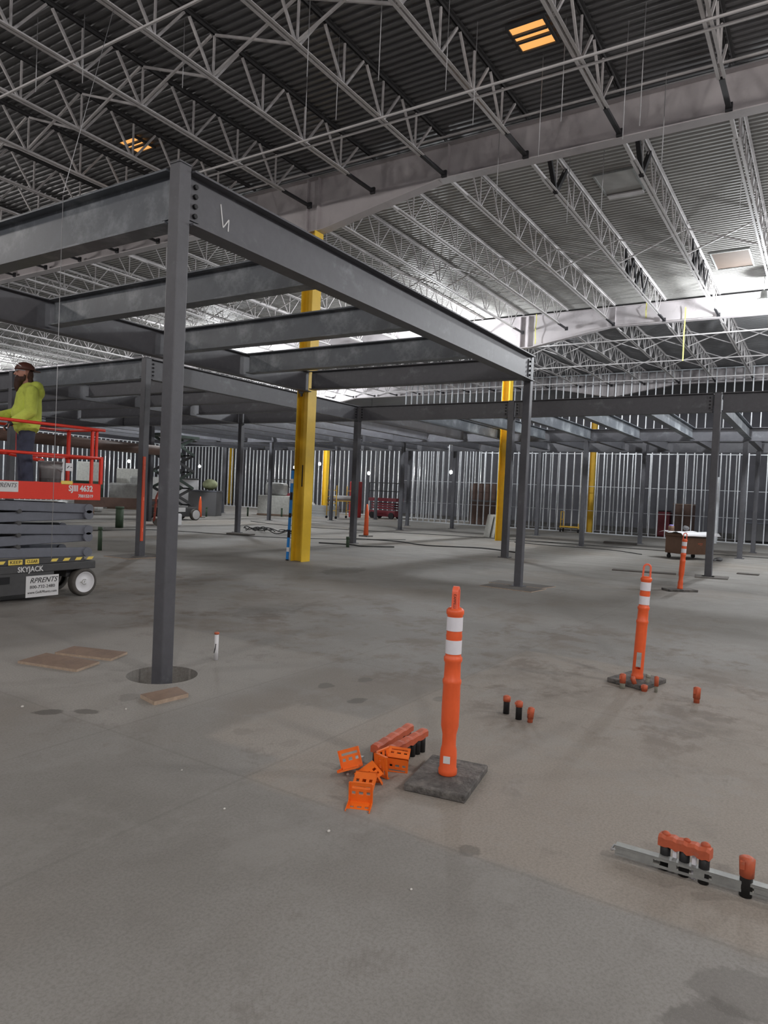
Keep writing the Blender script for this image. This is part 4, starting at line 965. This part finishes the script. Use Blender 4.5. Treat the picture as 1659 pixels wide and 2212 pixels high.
# ------------------------------------------------------------------ far equipment and materials
# raised dark scissor lift, half hidden by the near column
t = thing('scissor_lift', 'dark green-grey scissor lift with raised arms right of the near column', 'scissor lift', (22.2, 25.9, 0))
bm = newbm(); box(bm, (0, 0, .38), (2.3, .9, .42)); obj('chassis', bm, LDARK, t, bevel=.02)
bm = newbm(); box(bm, (.1, -.456, .5), (.6, .01, .2)); obj('name_plate', bm, DECAL, t)
for sx in (-1, 1):
    for s in (-1, 1):
        bm = newbm(); tube(bm, [(sx * .95, s * .5 - .08, .27), (sx * .95, s * .5 + .08, .27)], .27, 24); w = obj('wheel', bm, TIRE, t)
        bm = newbm(); tube(bm, [(sx * .95, s * .59 - .012, .27), (sx * .95, s * .59 + .012, .27)], .22, 24); obj('hub', bm, WHITEP, w)
for s in (-.38, .38):
    z = .72
    for i in range(4):
        for sg in (-1, 1):
            bm = newbm(); bar(bm, (-sg * .85, s + sg * .03, z), (sg * .85, s + sg * .03, z + .78), .06, .12); obj('scissor_arm', bm, GREENL if i % 2 else LDARK, t)
        z += .78
for i in range(4):
    bm = newbm(); tube(bm, [(.85, -.42, (.72 + .78 * i)), (.85, .42, (.72 + .78 * i))], .04, 10); obj('cross_tube', bm, BOLT, t)
bm = newbm(); box(bm, (0, 0, 3.91), (2.3, .8, .12)); obj('platform', bm, GREENL, t)
def bx(name, label, cat, loc, size, m, rz=0., group=None, bevel=.02, parts=()):
    t = thing(name, label, cat, loc, rz, group)
    bm = newbm(); box(bm, (0, 0, size[2] / 2), size); obj('body', bm, m, t, bevel=bevel)
    for nm, c, s, mm in parts:
        bm = newbm(); box(bm, c, s); obj(nm, bm, mm, t)
    return t
def soft(name, label, cat, loc, blobs, m, vox=.05, rz=0.):
    bm = newbm()
    for c, r in blobs: ell(bm, c, r, n=12)
    o = remesh(obj(name, bm, m), vox, 3); o.location = loc; o.rotation_euler = (0, 0, rz); return tag(o, label, cat)
bx('wrapped_pallet', 'film-wrapped grey block, front one beside the red-level column', 'pallet', (28.2, 37.0, .0), (1.5, 1.9, 1.6), WRAP, .5, None, .12, (('wood_pallet', (0, 0, .07), (1.55, 1.95, .14), PLY),))
bx('wrapped_pallet', 'taller film-wrapped block behind the front one, left of the red level', 'pallet', (29.9, 37.6, .0), (1.3, 1.5, 2.1), WRAP, .5, None, .12, (('wood_pallet', (0, 0, .07), (1.35, 1.55, .14), PLY),))
bx('insulation_bale', 'pale upright bale at the right end of the lift platform', 'bale', (28.4, 41.4, 0), (.9, 1.2, 2.9), BOXW, .4, None, .05, (('strap', (0, 0, 1.5), (.92, 1.22, .05), GREYBIN),))
bx('insulation_bale', 'beige bale behind the pale upright bale', 'bale', (31.0, 40.5, 0), (.9, 1.6, 2.6), BOXW, .4, None, .05, (('strap', (0, 0, 1.3), (.92, 1.62, .05), GREYBIN),))
bx('green_crate', 'dark green crate left of the wrapped blocks', 'crate', (26.5, 38.6, 0), (1.2, 1.3, 1.6), mat('green_crate', (.035, .06, .04), .6), .4, None, .03, (('crate_lid', (0, 0, 1.62), (1.24, 1.34, .05), GREENP),))
soft('tarp_heap', 'pale tarp heap on the floor right of the lift', 'tarp', (22.5, 34.0, 0), (((0, 0, .25), (.9, 1.1, .45)), ((.5, -.6, .2), (.7, .8, .4))), WRAP)
t = thing('stored_beam', 'rusty brown beam lying on blocks right of the lift', 'beam', (22.9, 30.6, .35), -.48)
bm = newbm(); box(bm, (0, 0, .25), (4.4, .2, .5)); obj('web', bm, RUSTB, t, bevel=.01)
for x in (-1.4, 1.4):
    bm = newbm(); box(bm, (x, 0, -.18), (.2, .5, .34)); obj('support_block', bm, PLY, t)
for (u, v, h, l) in ((16.2, 21.7, .75, 'short dark green pipe stub in the floor behind the lift'), (10.45, 14.7, .55, 'thin dark green pipe stub beside the lift scissor stack'), (17.24, 12.22, .3, 'tiny green pipe stub on the floor left of the orange far post'), (26.6, 28.3, .5, 'far thin pipe stub left of the cable tangle'), (30.1, 28.6, .5, 'far thin pipe stub behind the cable tangle'), (32.3, 27.9, .5, 'far thin pipe stub right of the white cartons')):
    t = thing('pipe_stub', l, 'pipe', (u, v, 0)); r = .14 if h > .7 else .05
    bm = newbm(); lathe(bm, [(r, -.01), (r, h)], 14); obj('pipe', bm, GREENP, t); bm = newbm(); lathe(bm, [(r * 1.12, h - .06), (r * 1.12, h + .02)], 14); obj('cap', bm, GREENP, t)
# hand truck with a jug
t = thing('hand_truck', 'rusty red hand truck left of the near column', 'hand truck', (18.4, 22.5, 0), -.6)
for s in (-1, 1):
    bm = newbm(); tube(bm, [(0, s * .22, .15), (.05, s * .22, 1.1), (.12, s * .18, 1.3), (.12, 0, 1.36)], .025, 8); obj('side_rail', bm, mat('hand_truck_red', (.42, .09, .06), .5) if s < 0 else bpy.data.materials['hand_truck_red'], t)
    bm = newbm(); tube(bm, [(.1, s * .25 - .03, .13), (.1, s * .25 + .03, .13)], .13, 16); obj('wheel', bm, TIRE, t)
bm = newbm(); box(bm, (-.15, 0, .04), (.3, .45, .02)); bar(bm, (0, -.22, .5), (0, .22, .5), .03); bar(bm, (.03, -.22, .9), (.03, .22, .9), .03); obj('toe_plate', bm, RUSTB, t)
bx('water_jug', 'white jug on the floor behind the hand truck', 'jug', (19.2, 22.1, 0), (.3, .3, .5), WHITEP, 0, None, .06, (('jug_cap', (0, 0, .53), (.1, .1, .06), BOLT),))
bx('tool_chest', 'grey tool chest behind the raised lift', 'bin', (27.7, 29.6, 0), (1.1, 1.6, 1.35), GREYBIN, .5, None, .03, (('chest_lid', (0, 0, 1.38), (1.14, 1.64, .06), LGREY),))
bx('trash_bin', 'navy bin left of the far dark column', 'bin', (30.2, 31.9, 0), (1.0, 1.3, 1.35), DKBLUE, .5, None, .05, (('bin_rim', (0, 0, 1.37), (1.06, 1.36, .06), BOLT),))
soft('hose_coil', 'pale olive bundle on top of the navy bin', 'bundle', (30.2, 31.9, 1.47), (((0, 0, .28), (.45, .5, .34)), ((.2, .3, .2), (.3, .3, .25))), mat('olive_bundle', (.33, .36, .2), .7, var=.25, vscale=5))
bx('plan_table', 'white board set up behind the grey tool chest', 'board', (30.4, 34.2, 0), (.1, 1.5, 2.1), WHITEP, .5, None, .01, (('board_frame', (0, 0, 2.05), (.14, 1.54, .08), GREYBIN),))
bx('carton_stack', 'large white speckled carton before the far dark columns', 'carton', (33.4, 29.3, 0), (1.5, 2.0, 1.25), BOXW, .45, None, .03, (('pallet', (0, 0, .06), (1.55, 2.05, .1), PLY),))
bx('carton', 'smaller grey carton on the large white carton', 'carton', (33.7, 29.6, 1.26), (1.2, 1.2, .8), WRAP, .45, None, .15, (('carton_tape', (0, 0, .81), (.1, 1.2, .01), BOXW),))
for i in range(4):
    bm = newbm(); box(bm, (0, 0, .1), (.35, 6.2, .17)); o = obj('track_bundle', bm, GALV); o.location = (36.4, 29.8, .185 * i - .01); tag(o, 'bundle of galvanized tracks behind the white carton, %s from the floor' % nth(i + 1), 'bundle', 'galvanized track bundles')
# yellow rolling scaffold
t = thing('rolling_scaffold', 'yellow rolling scaffold carrying white rolls, right of far yellow column', 'scaffold', (35.4, 25.7, 0), -.12)
for x in (-.9, .9):
    for y in (-.4, .4):
        bm = newbm(); tube(bm, [(x, y, .18), (x, y, 2.05)], .03, 8); lg = obj('upright', bm, SCAFY, t)
        bm = newbm(); tube(bm, [(x, y - .03, .08), (x, y + .03, .08)], .08, 12); obj('caster', bm, BOLT, lg)
    for z in (.5, .95, 1.35, 1.75):
        bm = newbm(); bar(bm, (x, -.4, z), (x, .4, z), .04); obj('rung', bm, SCAFY, t)
for y in (-.4, .4):
    bm = newbm(); bar(bm, (-.9, y, 1.1), (.9, y, 1.1), .05); obj('side_bar', bm, SCAFY, t)
bm = newbm(); box(bm, (0, 0, 1.15), (1.8, .75, .05)); obj('deck_board', bm, PLY, t)
bm = newbm(); tube(bm, [(34.5, 25.82, 1.31), (36.3, 25.58, 1.31)], .13, 14); tag(obj('paper_roll', bm, WHITEP), 'white roll lying on the yellow scaffold', 'roll')
# dark red lifts
for (loc, l, rz) in (((39.8, 25.2, 0), 'dark red scissor lift behind the orange far post', 1.5), ((41.2, 36.0, 0), 'dark red scissor lift between the far columns left of yellow', 1.2)):
    t = thing('scissor_lift', l, 'scissor lift', loc, rz)
    bm = newbm(); box(bm, (0, 0, .35), (2.2, .85, .4)); obj('chassis', bm, DRED, t, bevel=.02)
    for sx in (-1, 1):
        for s in (-1, 1):
            bm = newbm(); tube(bm, [(sx * .8, s * .42 - .06, .22), (sx * .8, s * .42 + .06, .22)], .22, 16); obj('wheel', bm, BOLT, t)
    for i in range(3):
        for s in (-.35, .35):
            bm = newbm(); bar(bm, (-.95, s, .68 + .16 * i), (.95, s, .72 + .16 * i), .06, .1); obj('scissor_arm', bm, DRED, t)
    bm = newbm(); box(bm, (0, 0, 1.28), (2.3, .9, .22)); obj('platform', bm, DRED, t)
    for z in (1.85, 2.4):
        for s in (-.43, .43):
            bm = newbm(); bar(bm, (-1.12, s, z), (1.12, s, z), .045); obj('guard_rail', bm, BOLT, t)
        for x in (-1.12, 1.12):
            bm = newbm(); bar(bm, (x, -.43, z), (x, .43, z), .045); obj('guard_rail', bm, BOLT, t)
    for x in (-1.12, 0, 1.12):
        for s in (-.43, .43):
            bm = newbm(); box(bm, (x, s, 1.9), (.045, .045, 1.05)); obj('rail_post', bm, BOLT, t)
bx('red_machine', 'tall red cabinet behind the yellow scaffold', 'cabinet', (38.2, 26.6, 0), (.5, .7, 2.4), mat('red_cabinet', (.35, .03, .03), .5), 0, None, .05, (('cabinet_label', (-.26, 0, 1.8), (.02, .3, .2), DECAL),))
soft('rubble_sack', 'grey sack heap left of the small far yellow column', 'sack', (38.2, 30.8, 0), (((0, 0, .35), (.8, .9, .6)), ((.3, -.8, .2), (.6, .6, .4))), WRAP)
# yellow cart, stacks beyond the far studs
for i, u in enumerate((38.3,)):
    t = thing('yellow_cart', 'small yellow cart left of the ochre column', 'cart', (u, 12.0, 0))
    for x, y in ((-.25, -.5), (.25, -.5), (-.25, .5), (.25, .5)):
        bm = newbm(); tube(bm, [(x, y, .12), (x, y, 1.15 if y > 0 else .5)], .025, 8); lg = obj('upright', bm, SCAFY, t)
        bm = newbm(); tube(bm, [(x, y - .03, .1), (x, y + .03, .1)], .1, 12); obj('caster', bm, BOLT, lg)
    bm = newbm(); box(bm, (0, 0, .3), (.6, 1.1, .06)); obj('platform', bm, SCAFY, t)
    for z in (.7, 1.12):
        bm = newbm(); bar(bm, (-.25, .5, z), (.25, .5, z), .035); obj('rung', bm, SCAFY, t)
bx('material_crate', 'dark brown crate stack behind the far studs, left of the second yellow column', 'crate', (41, 18.2, 0), (1.0, 2.2, 2.6), RUSTB, 0, None, .02, (('crate_shelf', (0, 0, 1.5), (1.05, 2.25, .1), GREYBIN),))
bx('red_drum', 'dark red drum cabinet behind the far studs, right side', 'drum', (41, 7.6, 0), (.7, .7, 1.4), DRED, 0, None, .1, (('drum_lid', (0, 0, 1.42), (.6, .6, .05), BOLT),))
bx('material_crate', 'brown crate behind the far studs beside the dark red drum', 'crate', (41, 6.6, 0), (.8, 1.0, 1.8), RUSTB, 0, None, .02, (('crate_lid', (0, 0, 1.83), (.84, 1.04, .05), PLY),))
bx('material_crate', 'long grey stack behind the far studs at the right edge', 'crate', (41, 2.2, .1), (1.0, 3.6, .9), GREYBIN, 0, None, .02, (('stack_cover', (0, 0, .92), (1.05, 3.65, .05), LGREY),))
# cables on the floor
def cable(pts, label, r=.02):
    bm = newbm(); P = [Vector(p) for p in pts]; out = []
    for i in range(len(P) - 1):
        p0, p1, p2, p3 = P[max(i - 1, 0)], P[i], P[i + 1], P[min(i + 2, len(P) - 1)]
        for k in range(6):
            s = k / 6; out.append(.5 * ((2 * p1) + (p2 - p0) * s + (2 * p0 - 5 * p1 + 4 * p2 - p3) * s * s + (3 * p1 - p0 - 3 * p2 + p3) * s ** 3))
    out.append(P[-1]); tube(bm, out, r, 6); return tag(obj('power_cable', bm, CABLE), label, 'cable')
cpts = []
for i in range(60):
    a = i * .55; rr = .45 + .25 * math.sin(i * .7); cpts.append((19.9 + rr * math.cos(a) * .7 + .25 * math.sin(i * .21), 17.75 + 1.1 * math.sin(i * .13) + rr * math.sin(a), .03 + .13 * abs(math.sin(i * 1.3))))
cable(cpts, 'tangle of black cable on the floor beside the dark column', .018)
cable([(17.6, 13.6, .02), (18.0, 12.6, .02), (17.7, 12.0, .03), (18.6, 11.4, .02)], 'black cable lying at the foot of the column right of yellow', .02)
cable([(20.5, 14.2, .02), (20.8, 12.6, .03), (20.3, 11.2, .02), (21.2, 9.6, .02), (20.7, 8.2, .02)], 'long black cable trailing right behind the far orange post', .02)
cable([(13.6, 20.5, .02), (16.0, 20.4, .02), (16.8, 19.6, .02), (18.2, 15.5, .02), (22, 13.0, .02)], 'long dark cable crossing the floor under the yellow column', .012)
cable([(25.5, 24, .02), (24.6, 21, .02), (25, 18, .02), (27, 12, .02), (27.5, 6, .02), (28, 1.5, .02)], 'long dark cable crossing the far floor toward the right', .014)
cable([(24.5, 5.2, .02), (25.6, 6.6, .02), (25.4, 8.6, .02), (25.6, 10.2, .02)], 'dark cable leading left from the job box', .015)
# crumbs on the near floor
for i, (x, y, s) in enumerate(((2.86, 4.86, .012), (3.3, 4.27, .008), (2.74, 1.98, .01), (2.55, 1.4, .007), (2.8, 3.1, .007), (3.36, 2.31, .011), (2.6, 2.55, .008))):
    bm = newbm(); ell(bm, (0, 0, s * .4), (s, s * .8, s * .6), n=7); o = obj('concrete_crumb', bm, DUST); o.location = (x, y, 0)
    tag(o, ['white crumb left of the near plywood block', 'white crumb below the near plywood block', 'white crumb left of the nearest corner guard', 'white crumb lowest on the bare floor', 'white crumb on the floor between pit and guards', 'pale pebble beside the channel offcut', 'white crumb on the floor at the centre left'][i], 'crumb')
